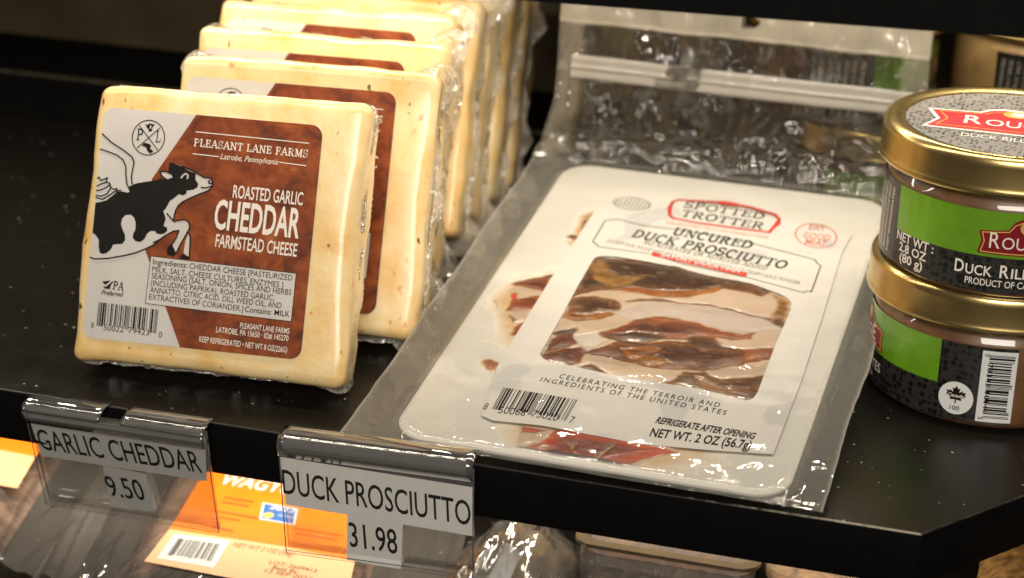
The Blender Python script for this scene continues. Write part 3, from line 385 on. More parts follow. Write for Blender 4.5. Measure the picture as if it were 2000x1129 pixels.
# nose of the lip: paint rubbed through to pale metal in places, mostly towards the corner
mt, nt, b = nmat('rubbed_nose'); c = N(nt, 'ShaderNodeTexCoord'); sx = N(nt, 'ShaderNodeSeparateXYZ'); nt.links.new(c.outputs['Object'], sx.inputs[0])
rx = N(nt, 'ShaderNodeMapRange'); rx.inputs[1].default_value = -9 * S; rx.inputs[2].default_value = -1 * S; nt.links.new(sx.outputs[0], rx.inputs[0])
nn = noise_node(nt, 3.0, 4, .75); ad = N(nt, 'ShaderNodeMath', operation='MULTIPLY_ADD'); nt.links.new(rx.outputs[0], ad.inputs[0]); ad.inputs[1].default_value = .34; nt.links.new(nn.outputs[0], ad.inputs[2])
r = ramp(nt, ad.outputs[0], [(.60, (.012, .010, .009)), (.82, (.30, .26, .19))]); nt.links.new(r.outputs[0], b.inputs['Base Color']); b.inputs['Roughness'].default_value = .4; M['worn_edge'] = mt
M['worn_dim'] = simple('scuffed_side_nose', (.022, .019, .015), .45, var=.9, vscale=2.5)
lip('front_lip', (-75, 0), (0, 0)); sl = lip('side_lip', (0, 0), (29.3, 38.8)); sl.data.materials[1] = M['worn_dim']
mb = MB(); mb.box(-75, -13, YB, YB + .35, 0.003, HR); mb.build('rear_rail', M['shelf_edge'], sh)
mb = MB(); mb.box(-75, -13, YB - .02, YB + .33, HR + .003, HR + .07); mb.build('rail_cap', M['worn'], sh)  # added paler strip: the highlight along the rail's top, put into colour
mb = MB(); mb.box(-75, -13, YB + .36, 36.9, -.2, HR - .1); mb.build('rear_duct_cover', M['shelf_edge'], sh)
mb = MB(); mb.box(-75, -.4, .3, 28, -1.2, -.4); mb.poly([(-.4, .3), (20, 28), (-.4, 28)], idm, -.9); mb.build('underside_channel', M['shelf_edge'], sh)

# the strip of small warm LEDs under each shelf edge: every chip is a lamp object; the upper shelf's rear row is added
def led_strip(parent, name, x0, x1, y, z, k, power, yaw=0., spread=170):
    mb = MB(); n = 0
    for i in range(k):
        x = x0 + (x1 - x0) * (i + .5) / k; yy = y + (x - x0) * math.tan(yaw)
        l = bpy.data.lights.new('led_lamp', 'AREA'); l.shape = 'DISK'; l.size = .75 * S; l.energy = power; l.color = LED; l.spread = math.radians(spread)
        o = bpy.data.objects.new('led_lamp', l); o.location = (x * S, yy * S, z * S); put(o, parent)
    mb.box(x0 - 1, x1 + 1, y - .6, y + .6, z + .06, z + .3)
    return mb.build(name, M['paper'], parent)
us = thing('upper_shelf', 'black shelf edge above the jars, out of focus', 'shelf', (-6.93, .86, 16), (0, 0, .095))
mb = MB(); mb.box(-70, 22, 0, .4, 0, 5.5); mb.build('front_lip', M['shelf_edge'], us)
mb = MB(); mb.box(-70, 22, .4, 34, 1.6, 2.2); mb.build('deck', M['shelf_edge'], us)
led_strip(us, 'led_strip', -46, 16, 5.0, 1.2, 76, LED_POWER * 30 / 76, 0)
led_strip(us, 'led_strip', -46, 16, 15.5, 1.2, 30, LED_POWER * 2.2, 0)  # second LED row, added to brighten the goods at the rear
ls = thing('lower_shelf', 'black lower shelf under the snack packs', 'shelf', (0, 0, -9.2))
mb = MB(); mb.box(-75, 30, -8, 34, -.6, 0); mb.build('deck', M['shelf'], ls)
led_strip(sh, 'led_strip', -48, -2, 9.0, -1.75, 24, LED_LOW)

# ------------------------------------------------------------------ cheese blocks
TH = 2.6
def axis_samples(h, r, k):
    a = [h - r + r * math.sin(math.radians(t)) for t in (0, 18, 36, 54, 72, 90)]
    inner = [(-1 + 2 * (i + 1) / (k + 1)) * (h - r) for i in range(k)]
    return [-x for x in reversed(a)] + inner + a
def rounded_box(mb, hx, hy, hz, r, kx, ky, kz, warp):
    X, Y, Z = axis_samples(hx, r, kx), axis_samples(hy, r, ky), axis_samples(hz, r, kz)
    def P(x, y, z):
        c = [max(-h + r, min(h - r, t)) for t, h in ((x, hx), (y, hy), (z, hz))]; d = Vector((x - c[0], y - c[1], z - c[2]))
        if d.length > 1e-9:
            # spread samples evenly over the rounding
            d = d.normalized() * r
        return warp(Vector(c) + d)
    def sheet(A, B, fn, flip):
        g = [[mb.vert(P(*fn(a, b_))) for a in A] for b_ in B]
        for j in range(len(B) - 1):
            for i in range(len(A) - 1):
                q = (g[j][i], g[j][i + 1], g[j + 1][i + 1], g[j + 1][i]); mb.face(q[::-1] if flip else q)
    sheet(X, Z, lambda a, b_: (a, -hy, b_), False); sheet(X, Z, lambda a, b_: (a, hy, b_), True)
    sheet(Y, Z, lambda a, b_: (hx, a, b_), False); sheet(Y, Z, lambda a, b_: (-hx, a, b_), True)
    sheet(X, Y, lambda a, b_: (a, b_, hz), False); sheet(X, Y, lambda a, b_: (a, b_, -hz), True)
def make_body(seed):
    mb = MB()
    def warp(p):
        k = .10 * nz(p.x * .33, p.y * .5, p.z * .33, seed) + .04 * nz(p.x * 1.1, p.y * 1.3, p.z * 1.1, seed + 4)
        q = Vector((p.x * (1 + k * .35), p.y, p.z * (1 + .25 * k)))
        q.x += .07 * nz(p.z * .5, p.y * 1.5, 0, seed + 1); q.z += .05 * nz(p.x * .5, p.y, 0, seed + 2)
        if p.y < 0: q.y += .02 * (1 + nz(p.x * .5, p.z * .5, 0, seed))
        else: q.y += .12 * nz(p.x * .3, p.z * .3, 0, seed + 5)
        return (q.x, q.y - TH / 2, q.z + 5)
    rounded_box(mb, 5, TH / 2, 5, .42, 16, 4, 16, warp); return mb
cmap = lambda u, v, n: (u, -TH - n, v)
def make_label(parent):
    d = lambda k: D['c_' + k]; mb = MB()     # 0 paper 1 brown 2 ink 3 cream ink
    R_ = rrect(-4.59, .83, 3.53, 9.13, .42)
    mb.slab(R_, cmap, -.02, .025, 0)
    # brown panel: keep the rounded right corners of the label
    br = d('brown'); left = br[5:]; 
    pts = [p for p in R_ if p[0] > br[0][0] + .2 or (p[0] > 3.0)]
    right = [p for p in R_ if p[0] > 2.9]
    poly = [(br[5][0], .83)] + right + [(br[0][0], 9.13), (br[9][0], br[9][1]), (br[8][0], br[8][1]), (br[7][0], br[7][1])]
    mb.poly(poly, cmap, .033, 1)
    wv = [(max(-4.57, p[0]), p[1]) for p in d('white')]; mb.poly(wv, cmap, .041, 0)
    mb.poly([(max(-4.57, p[0]), p[1]) for p in d('black')], cmap, .049, 2)
    mb.poly(d('ear'), cmap, .057, 0); mb.poly(d('leg2'), cmap, .041, 0); mb.poly(d('hoofa'), cmap, .045, 2); mb.poly(d('hoofb'), cmap, .045, 2)
    for k in range(16):
        key = 'c_ink%02d' % k
        if key in D: mb.stroke([(max(-4.57, x), y) for x, y in D[key]], .05, cmap, .060 + .0004 * k, 2)
    mb.stroke(d('eye'), .06, cmap, .068, 0)
    mb.stroke(d('ring'), .035, cmap, .041, 2); mb.stroke(d('x1'), .032, cmap, .043, 2); mb.stroke(d('x2'), .032, cmap, .045, 2)
    mb.poly(d('head'), cmap, .041, 2); mb.poly(d('plant'), cmap, .041, 2); mb.poly(d('headw'), cmap, .047, 0)
    for k in 'PL': write_serif(mb, k, d(k)[0], d(k)[1], .42, cmap, .041, 2, .13, .08)
    for k in range(3): mb.stroke(d('line%d' % k), .03, cmap, .041, 3)
    n = .041
    for s, a, b_ in D['TX_c_serif']: write_serif(mb, s, a, b_, .27, cmap, n, 3, .15, .10)
    for s, a, b_ in D['TX_c_ital']: write(mb, s, a, b_, .20, cmap, n, 3, 0., .35)
    for s, a, b_ in D['TX_c_cond']: write(mb, s, a, b_, .46, cmap, n, 3, .012)
    for s, a, b_ in D['TX_c_big']: write(mb, s, a, b_, 1.06, cmap, n, 3, .022)
    for s, a, b_ in D['TX_c_foot']: write(mb, s, a, b_, .20, cmap, n, 3, .008)
    bx = d('box'); mb.poly(bx, cmap, n, 0); mb.stroke(bx, .022, cmap, n + .006, 2, True)
    for s, a, b_ in D['TX_c_ing']: write(mb, s, a, b_, .20, cmap, n + .008, 2)
    for s, a, b_ in D['TX_c_ingb']: write(mb, s, a, b_, .20, cmap, n + .008, 2, .006)
    barcode(mb, d('bar'), '850022794230', cmap, n, 2)
    for s, a, b_ in D['TX_c_num']: write(mb, s, a, b_, .2, cmap, n, 2)
    for s, a, b_ in D['TX_c_serif2']: write_serif(mb, s, a, b_, .30, cmap, n, 2, .16, .10)
    for s, a, b_ in D['TX_c_ital2']: write(mb, s, a, b_, .16, cmap, n, 2, .02, .3)
    mb.poly(d('key'), cmap, n, 2); mb.stroke([d('check')[i] for i in (0, 1, 3)], .06, cmap, n + .006, 0)
    return mb.build('label', [M['lab_white'], M['lab_brown'], ink, white_ink], parent)
def make_fin(seed, amp):
    # crinkled seam of the shrink film running all the way round the block's edge
    mb = MB(); path = rrect(-5.0, 0.0, 5.0, 10.0, .45, 6); L = []; pts = []
    full = []
    for i, p in enumerate(path):
        q = path[(i + 1) % len(path)]; dist = math.dist(p, q); k = max(1, int(dist / .11))
        for j in range(k): full.append((p[0] + (q[0] - p[0]) * j / k, p[1] + (q[1] - p[1]) * j / k))
    n = len(full); c = Vector((0, 5)); rows = []
    for i in range(n):
        p = Vector(full[i]); t = (Vector(full[(i + 1) % n]) - Vector(full[i - 1])).normalized(); q = Vector((t.y, -t.x))
        cor = max(0, (abs(p.x) / 5) * (abs(p.y - 5) / 5) - .80) * 4
        side = max(0, min(1, (p.x - 3.5) / 1.3)); wdt = amp * (.05 + (.05 + .22 * side) * max(0, nz(p.x * .8, p.y * .8, 0, seed) + .35) + (.10 if p.y < .3 else 0) + .9 * cor * (1 if p.x > 0 else .35) * (.6 + .8 * abs(nz(p.x, p.y, 0, seed + 3))))
        row = []
        for j in range(6):
            f = j / 5; o = -.03 + wdt * f
            yy = -1.3 + (.62 - 1.24 * (j % 2)) * (.16 + .12 * nz(p.x * 2, p.y * 2, j, seed)) * (1 if j else 1.6) + .45 * f * nz(p.x * 1.3, p.y * 1.3, 0, seed + 6) + .12 * f * nz(p.x * 5, p.y * 5, j, seed + 8)
            jit = .10 * nz(p.x * 3.1, p.y * 3.1, j * 2., seed + 9) * f
            row.append(mb.vert((p.x + q.x * (o + jit), yy, p.y + q.y * (o + jit))))
        rows.append(row)
    for i in range(n):
        for j in range(5): mb.face((rows[i][j], rows[(i + 1) % n][j], rows[(i + 1) % n][j + 1], rows[i][j + 1]))
    return mb
def cheese(label, x, y, yaw, tilt, proto=None, seed=0, amp=1.):
    t = thing('cheese_block', label, 'cheese', (x, y, 0), (-tilt, 0, yaw), 'wrapped cheddar blocks standing in a row')
    if seed >= 3: t.scale = (1, 1.2, 1); t.location.y += .35 * S
    make_body(seed).build('cheese_body', M['cheese'], t, True)
    if proto is None: lab = make_label(t)
    else: lab = proto.copy(); put(lab, t)
    make_fin(seed, amp).build('wrapper_seam', M['wrap'], t, True)
    return lab
G0 = cheese('front cheese block of the row, its whole cow label uncovered', -25.88, 4.19, .0963, .3804, seed=1, amp=.65)
for lab, x, y, yaw, ti, sd, am in (
    ('second cheese block from the front, right half of its label showing behind the first', -24.82, 8.95, .0997, .39, 2, 1.5),
    ('third cheese block from the front, only a strip of white and brown label visible', -25.72, 12.45, .098, .40, 3, 1.6),
    ('fourth cheese block from the front, top edge cut by the frame', -26.75, 16.8, .085, .41, 4, 1.6),
    ('fifth cheese block from the front, just its wrapped side visible', -26.5, 19.6, .09, .40, 5, 1.7),
    ('sixth cheese block from the front, blurred wrinkled side', -26.6, 22.2, .085, .38, 6, 1.8),
    ('second last cheese block of the row, blurred, wrapper corner sticking out low', -26.5, 24.9, .085, .36, 7, 2.0),
    ('rearmost cheese block, blurred, with a crumpled wrapper corner at its foot', -26.4, 27.4, .085, .33, 8, 2.0)):
    cheese(lab, x, y, yaw, ti, G0, sd, am)

# ------------------------------------------------------------------ prosciutto pack
PO = Vector((-18.06916, .24981, .35)); PE = Vector((.99981566, -.01920023, 0)); PB = Vector((.01900939, .98987774, .14064385)); PN = Vector((-.00270039, -.14061793, .99006025))
pk = thing('prosciutto_pack', 'clear vacuum pouch of sliced duck prosciutto with white card and label, lying on the shelf', 'meat pack', PO)
pm = lambda u, v, n: tuple(PE * u + PB * v + PN * n)
CARD = rrect(-.05, .05, 13.66, 22.1, 1.25, 9)
mb = MB(); mb.slab(CARD, pm, .02, .10); mb.build('backing_card', M['card'], pk)
# meat: every slice is a patch of its own colour, built as one relief sheet
ME = D['MEAT']; U0, U1, V0, V1 = -.35, 12.6, .55, 19.2; nu, nv = 300, 330
gu, gv = np.meshgrid(np.linspace(U0, U1, nu + 1), np.linspace(V0, V1, nv + 1))
wob = np.array([[.10 * nz(u * 1.1, v * 1.1, 0, 3) + .05 * nz(u * 3, v * 3, 0, 5) for u in np.linspace(U0, U1, nu + 1)] for v in np.linspace(V0, V1, nv + 1)])
wob2 = np.array([[.10 * nz(u * 1.1, v * 1.1, 0, 8) + .05 * nz(u * 3, v * 3, 0, 9) for u in np.linspace(U0, U1, nu + 1)] for v in np.linspace(V0, V1, nv + 1)])
wob3 = np.array([[nz(u * .9, v * 1.6, 0, 41) + .4 * nz(u * 2.5, v * 5, 0, 42) for u in gu[0]] for v in gv[:, 0]])
def sdf(poly):
    P = np.array(poly); X, Y = gu + wob * 1.1, gv + wob2 * 1.1; d2 = np.full(X.shape, 1e9); ins = np.zeros(X.shape, bool)
    for a, b_ in zip(P, np.roll(P, -1, 0)):
        e = b_ - a; L2 = e @ e + 1e-12; t = np.clip(((X - a[0]) * e[0] + (Y - a[1]) * e[1]) / L2, 0, 1)
        d2 = np.minimum(d2, (X - a[0] - t * e[0]) ** 2 + (Y - a[1] - t * e[1]) ** 2)
        c_ = ((a[1] > Y) != (b_[1] > Y)) & (X < (b_[0] - a[0]) * (Y - a[1]) / (b_[1] - a[1] + 1e-12) + a[0]); ins ^= c_
    d = np.sqrt(d2); return np.where(ins, d, -d)
rgb = np.zeros(gu.shape + (3,)) + np.array((.80, .75, .66)); msk = np.zeros(gu.shape); hgt = np.zeros(gu.shape)
for k, (c_, soft, poly) in enumerate(ME):
    d = sdf(poly); c_ = np.array(c_); is_meat = c_.mean() < .3
    sf = max(soft, .03) * (2.0 + 3.5 * np.clip(.1 + 1.4 * wob3, 0, 1)); a_ = np.clip((d + .08 * wob3) / sf + .5, 0, 1); a_ = a_ * a_ * (3 - 2 * a_)
    if is_meat:     # thin translucent rim, darker flesh in the middle of the slice
        q = np.clip((d + .25 * wob3) / .75, 0, 1)[..., None]; rim = np.minimum(c_ * np.array((1.45, 1.5, 1.2)) + np.array((.03, .012, .0)), .55)
        cc_ = rim * (1 - q) + c_ * np.array((.58, .50, .45)) * q
    else: cc_ = c_ * (1 + .10 * wob3[..., None] * np.array((.6, 1., 1.3)))
    rgb = rgb * (1 - a_[..., None]) + cc_ * a_[..., None]; msk = np.maximum(msk, a_)
    h = .012 + .07 * np.clip(d / .5, 0, 1) ** .6 if soft <= .1 else np.zeros(gu.shape)
    hgt = hgt * (1 - a_ * .7) + h * a_
lum = rgb.mean(-1); meaty = np.clip((.42 - lum) / .12, 0, 1)
st1 = np.array([[nz(u * .8 + .5 * nz(u, v * 1.3, 0, 13), v * 4.2 + 1.6 * nz(u * .5, v * .8, 0, 12), 0, 11) for u in gu[0]] for v in gv[:, 0]])
st2 = np.array([[nz(u * 2.2, v * 9 + 2.5 * nz(u * .9, v, 0, 18), 0, 14) for u in gu[0]] for v in gv[:, 0]])
redw = np.clip((rgb[..., 0] - 4.5 * rgb[..., 1]) * 8, 0, 1); meaty_ = meaty; meaty = meaty * (1 - .6 * redw); dark = 1 - .38 * np.clip(st1 * 2.0, 0, 1) * meaty - .22 * np.clip(st2 * 2, 0, 1) * meaty
rgb = rgb * dark[..., None] * (1 - .12 * meaty[..., None])
pw = 1 + .30 * meaty[..., None] * (1 - .5 * redw[..., None]); rgb = np.clip(rgb, 1e-4, 1) ** pw; rgb = rgb * (1 + meaty[..., None] * np.array((.22, .40, .05)) * (1 - .75 * redw[..., None])); rgb[..., 1] = np.where(meaty > .15, np.minimum(rgb[..., 1], .46 * rgb[..., 0] + .25 * (1 - meaty)), rgb[..., 1]); rgb = rgb * (1 + redw[..., None] * np.array((.30, .10, 0)))
rgb = rgb * (1 - .14 * meaty[..., None] * (1 - redw[..., None]))
thr = np.clip((.06 - np.abs(st1 + .12)) / .05, 0, 1) * np.clip(st2 * 3 + .3, 0, 1) * meaty * .40
rgb = rgb * (1 - thr[..., None]) + np.array((.60, .42, .26)) * thr[..., None]
fatty = (1 - meaty) * (msk > .5) * np.clip(wob3 * .5 - .08, 0, .22)
rgb = rgb * (1 - fatty[..., None]) + np.array((.50, .33, .19)) * fatty[..., None]
mb = MB(); idx = -np.ones(gu.shape, int); keep = msk > .004
cols = []
for j in range(nv + 1):
    for i in range(nu + 1):
        if keep[max(0, j - 1):j + 2, max(0, i - 1):i + 2].any():
            idx[j, i] = mb.vert(pm(gu[j, i], gv[j, i], .103 + float(hgt[j, i]) + .012 * wob[j, i])); cols.append((*rgb[j, i], 1.))
for j in range(nv):
    for i in range(nu):
        q = (idx[j, i], idx[j, i + 1], idx[j + 1, i + 1], idx[j + 1, i])
        if min(q) >= 0: mb.face(q)
o = mb.build('prosciutto_slices', M['meat'], pk, True)
ca = o.data.color_attributes.new('Col', 'FLOAT_COLOR', 'POINT'); ca.data.foreach_set('color', np.array(cols, dtype=np.float32).ravel())
# paper sleeve with a window
d = lambda k: D['p_' + k]
mb = MB(); LN = .175; n = .182
mb.poly(d('label'), pm, LN, 0, holes=[d('window')])
mb.stroke(d('frame'), .05, pm, n, 3, True)
mb.poly(d('redbar'), pm, n + .006, 1)
mb.stroke(d('logoring'), .15, pm, n, 1); mb.poly(d('logotop'), pm, n + .004, 1); mb.poly(d('logol'), pm, n + .004, 1); mb.poly(d('logor'), pm, n + .004, 1)
mb.stroke(d('oval'), .05, pm, n, 4, True); mb.stroke(d('seal'), .06, pm, n, 2, True)
ov = np.array(d('oval')); oc = ov.mean(0)
for k in range(-4, 5): mb.stroke([(oc[0] + k * .17, oc[1] - .45 + abs(k) * .05), (oc[0] + k * .17 + .05, oc[1] + .5 - abs(k) * .08)], .05, pm, n + .001 * (k + 6), 4)
for s, a, b_ in D['TX_p_logo']: write_serif(mb, s, a, b_, .60, pm, n, 5, .14, .09)
for s, a, b_ in D['TX_p_logosub']: write(mb, s, a, b_, .22, pm, n, 2)
for s, a, b_ in D['TX_p_h1']: write_serif(mb, s, a, b_, .64, pm, n, 3, .19, .10)
for s, a, b_ in D['TX_p_h2']: write_serif(mb, s, a, b_, .34, pm, n, 4, .16, .10)
for s, a, b_ in D['TX_p_h3']: write(mb, s, a, b_, .26, pm, n, 4)
for s, a, b_ in D['TX_p_ham']: write(mb, s, a, b_, .42, pm, n + .012, 0, .02)
for s, a, b_ in D['TX_p_seal']: write(mb, s, a, b_, .50, pm, n, 2, .01)
for s, a, b_ in D['TX_p_cel']: write(mb, s, a, b_, .30, pm, n, 5, .004, 0, 1.35)
for s, a, b_ in D['TX_p_ref']: write(mb, s, a, b_, .42, pm, n, 5, .03, .2)
for s, a, b_ in D['TX_p_ref2']: write(mb, s, a, b_, .55, pm, n, 5, .024, .1)
barcode(mb, d('bar'), '850068750207', pm, n, 5)
for s, a, b_ in D['TX_p_num']: write(mb, s, a, b_, .42, pm, n, 5)
mb.build('paper_sleeve', [M['sleeve'], M['red'], M['pale_red'], M['green_ink'], M['grey_ink'], ink], pk)
# clear pouch: lies over the card, then folds up into the tall zip header
FB = 22.35; HH = 7.6; RAD = .9
def film_point(u, s, off=0.):
    if s <= FB: return PE * u + PB * s + PN * off
    ang = math.radians(76); t = s - FB; al = RAD * ang
    hd = lambda a: PB * math.cos(a) + PN * math.sin(a); hn = lambda a: PN * math.cos(a) - PB * math.sin(a)
    base = PE * u + PB * FB
    if t < al:
        a = t / RAD; return base + PB * (RAD * math.sin(a)) + PN * (RAD * (1 - math.cos(a))) + hn(a) * off
    return base + PB * (RAD * math.sin(ang)) + PN * (RAD * (1 - math.cos(ang))) + hd(ang) * (t - al) + hn(ang) * off
SH = FB + RAD * math.radians(76); SEND = SH + HH
FU0, FU1 = -1.72, 14.85
def edge_wave(s, side): return .12 * nz(s * .25, side * 7, 0, 21) + .03 * nz(s * 1.3, side * 3, 0, 22)
def cd(u, v):   # signed distance inside the card's rounded outline
    r = 1.25; qx = abs(u - 6.8) - (6.86 - r); qy = abs(v - 11.07) - (11.02 - r)
    return r - (math.hypot(max(qx, 0), max(qy, 0)) + min(max(qx, qy), 0))
def sheet(name, off0, amp, seed, front):
    mb = MB(); milk = []; NU, NV = 110, 230
    S0 = -.16
    def fn(a, b_):
        s = S0 + (SEND - S0) * b_; x0 = FU0 + edge_wave(s, 0); x1 = FU1 + edge_wave(s, 1)
        if s > FB: k = min(1, (s - FB) / 3); x0 += .55 * k + .15 * k; x1 -= .35 * k
        u = x0 + (x1 - x0) * a; e = min(a, 1 - a) * (x1 - x0)
        if s <= FB:
            ins = cd(u, s)
            if front: off = (.035 + .235 * min(1, max(0, (ins + .35) / .45))) + (.05 + (.07 if 3.4 < u < 11.3 and 5.4 < s < 13 else 0)) * nz(u * .8 + .5 * nz(u * .5, s * .5, 0, 2), s * 1.1, 0, seed) * min(1, max(0, ins)) + .05 * nz(u * 1.2, s * 1.2, 0, seed + 1) * (1 if -.9 < ins < 0 else .15)
            else: off = .0 + .02 * nz(u, s, 0, seed)
            mk = .02 if ins > .05 else (.24 if ins > -.25 else .17)
            if e < .08: mk = .42
        else:
            hgt_ = s - SH
            off = off0 + amp * min(1, e / 1.2) * (nz(u * .45, s * .4, 0, seed) + .45 * nz(u * 1.3, s * .9, 0, seed + 1)) * min(1, max(0, (s - FB) / 1.5))
            off += (.16 * nz(u * 1.6, s * 2.2, 0, seed + 7) if s < SH + .8 else 0)
            mk = .03
            if e < 1.05: mk = .22
            if hgt_ > 5.2: mk = .55
            elif hgt_ > 5.05: mk = .75
            if hgt_ < .7 and e >= 1.05: mk = .05
        milk.append(mk); p = film_point(u, s, off); return tuple(p)
    hole = lambda a, b_: math.hypot((FU0 + (FU1 - FU0) * a) - 6.9, (S0 + (SEND - S0) * b_) - (SH + 5.85)) > .36
    mb.grid(NU, NV, fn, 0, hole)
    o = mb.build(name, [M['film'], M['film_head']], pk, True)
    for f_ in o.data.polygons:
        if S0 + (SEND - S0) * (f_.vertices[0] // (NU + 1)) / NV > FB + .2: f_.material_index = 1
    at = o.data.attributes.new('milk', 'FLOAT', 'POINT'); at.data.foreach_set('value', np.array(milk, dtype=np.float32)); return o
sheet('front_film', .35, .50, 11, True)
sheet('back_film', -.35, .45, 15, False)
def zipbar(h, hh, off):
    mb = MB(); prof = [(-hh, 0), (-hh * .8, .10), (-.1, .05), (0, .14), (.1, .05), (hh * .8, .10), (hh, 0)]
    def fn(a, b_):
        k = b_ * (len(prof) - 1); i = min(int(k), len(prof) - 2); f = k - i
        dh = prof[i][0] * (1 - f) + prof[i + 1][0] * f; do = prof[i][1] * (1 - f) + prof[i + 1][1] * f
        u = -.35 + 14.4 * a; return tuple(film_point(u, SH + h + dh + .05 * nz(u * .3, 0, 0, 5), off + do + .08 * nz(u * .25, 3, 0, 6)))
    mb.grid(80, 18, fn); return mb.build('zip_strip', M['zip'], pk, True)
zipbar(3.2, .52, .5)

# ------------------------------------------------------------------ jars
JR = 4.31
jmap = lambda s, z, n: ((JR + n) * math.sin(s / JR), -(JR + n) * math.cos(s / JR), z)
def densify(pts, step=.3):
    out = []
    for a, b_ in zip(pts, pts[1:] + pts[:1]):
        k = max(1, int(math.dist(a, b_) / step))
        for i in range(k): out.append((a[0] + (b_[0] - a[0]) * i / k, a[1] + (b_[1] - a[1]) * i / k))
    return out
def band(mb, s0, s1, z0, z1, n, mi):
    k = max(2, int((s1 - s0) / .25)); g = [[mb.vert(jmap(s0 + (s1 - s0) * i / k, z, n)) for i in range(k + 1)] for z in (z0, z1)]
    for i in range(k): mb.face((g[0][i], g[0][i + 1], g[1][i + 1], g[1][i]), mi)
def lid_top(x, y, n): return (x, y, 5.125 + n)
def make_jar(label, loc, rz, group):
    t = thing('jar', label, 'jar', loc, (0, 0, rz), group)
    mb = MB(); mb.lathe([(0, .12), (3.3, .10), (3.55, .0), (3.85, .02), (4.15, .22), (4.28, .5), (4.29, 1.2), (4.29, 3.2), (4.24, 3.42), (4.1, 3.6), (4.02, 3.8), (4.02, 4.3), (0, 4.3)]); mb.build('glass_body', M['jar'], t, True)
    mb = MB(); mb.lathe([(4.1, 3.86), (4.45, 3.80), (4.60, 3.86), (4.64, 3.96), (4.60, 4.08), (4.57, 4.18), (4.57, 4.88), (4.55, 5.06), (4.47, 5.19), (4.33, 5.25), (4.15, 5.24), (4.02, 5.16), (3.95, 5.12), (3.9, 5.11), (0, 5.11)], 128); mb.build('lid', M['gold'], t, True)
    # sticker on the lid
    mb = MB(); mb.poly([(3.80 * math.cos(a), 3.80 * math.sin(a)) for a in np.linspace(0, 2 * math.pi, 65)[:-1]], lid_top, 0, 0)
    bn = [(-2.75, .62), (-1.0, .95), (-.75, 1.25), (.75, 1.25), (1.0, .95), (2.75, .62), (2.35, -.1), (2.75, -.95), (-2.75, -.95), (-2.35, -.1)]
    bn = [(-2.55, .85), (-1.0, 1.0), (-.7, 1.35), (-.3, 1.5), (.3, 1.5), (.7, 1.35), (1.0, 1.0), (2.55, .85), (2.2, -.1), (2.55, -1.0), (-2.55, -1.0), (-2.2, -.1)]
    bn = [(x * 1.1 - .15, y * 1.1 - .2) for x, y in bn]
    mb.poly([(-.15 + (x + .15) * 1.06, -.2 + (y + .2) * 1.13) for x, y in bn], lid_top, .01, 3); mb.poly(bn, lid_top, .02, 1)
    mb.stroke([(x * .90, y * .82) for x, y in bn], .05, lid_top, .028, 2, True)
    mb.poly(arc(0, 1.0, .48, .42, 0, 360, 20)[:-1], lid_top, .034, 2); mb.poly(arc(.05, 1.0, .26, .22, 0, 360, 14)[:-1], lid_top, .040, 3)
    write(mb, 'R', (-1.75, -.62), (-1.12, -.62), 1.0, lid_top, .036, 3, .01); write(mb, 'OUGI', (-1.0, -.62), (1.05, -.62), .74, lid_top, .036, 3, .008); write(mb, 'É', (1.18, -.62), (1.7, -.62), 1.0, lid_top, .036, 3, .005)
    write(mb, 'DUCK RILLETTES', (-1.7, -2.2), (1.7, -2.2), .4, lid_top, .02, 3)
    mb.build('lid_sticker', [M['lidprint'], M['banner_lid'], M['goldink'], white_ink], t)
    # wrap-round label
    mb = MB(); band(mb, -7.0, 8.05, .36, 3.28, .012, 0); band(mb, -4.05, 5.36, 1.64, 3.28, .022, 1); band(mb, 6.83, 8.05, .46, 3.16, .022, 4)
    bn = [(-.6, 2.55), (.35, 2.66), (.55, 2.95), (.8, 3.08), (1.2, 3.08), (1.45, 2.95), (1.65, 2.66), (2.6, 2.55), (2.5, 2.2), (2.6, 1.75), (-.6, 1.75), (-.5, 2.2)]
    mb.poly_bent(bn, jmap, .032, 2); mb.stroke(densify([(1 + (x - 1) * .93, 2.2 + (y - 2.2) * .86) for x, y in bn]), .035, jmap, .040, 3, True)
    mb.poly_bent(arc(1.0, 2.78, .26, .26, 0, 360, 16)[:-1], jmap, .042, 3); mb.poly_bent(arc(1.03, 2.78, .13, .13, 0, 360, 12)[:-1], jmap, .05, 5)
    write(mb, 'R', (-.22, 1.98), (.13, 1.98), .56, jmap, .046, 5, .0); write(mb, 'OUGI', (.2, 1.98), (1.55, 1.98), .42, jmap, .046, 5, .0); write(mb, 'É', (1.64, 1.98), (1.95, 1.98), .56, jmap, .046, 5, .0)
    for s, a, b_, z, cp in (('NET WT :', -3.98, -2.16, 1.30, .34), ('2.8 OZ', -3.78, -2.42, .93, .32), ('(80 g)', -3.70, -2.55, .56, .33)): write(mb, s, (a, z), (b_, z), cp, jmap, .032, 5, .016)
    write(mb, 'D', (-1.30, .93), (-.98, .93), .46, jmap, .032, 5, .012); write(mb, 'UCK', (-.92, .93), (-.02, .93), .36, jmap, .032, 5, .012)
    write(mb, 'R', (.24, .93), (.55, .93), .46, jmap, .032, 5, .012); write(mb, 'ILLETTES', (.62, .93), (2.6, .93), .36, jmap, .032, 5, .012)
    write(mb, 'PRODUCT OF CANADA', (-.9, .58), (2.0, .58), .24, jmap, .032, 5, .006)
    for k in range(7):      # fine print running up the label's start
        s0 = -6.7 + k * .35
        write(mb, random.choice(['INGREDIENTS DUCK MEAT', 'DUCK FAT SALT SPICES', 'KEEP REFRIGERATED', 'PEPPER GARLIC SALT']), (s0, .6), (s0 + .16, 3.0), .17, jmap, .026, 5)
    # maple-leaf roundel
    cx, cz = 6.08, 1.2
    mb.poly_bent(arc(cx, cz, .62, .62, 0, 360, 28)[:-1], jmap, .032, 4)
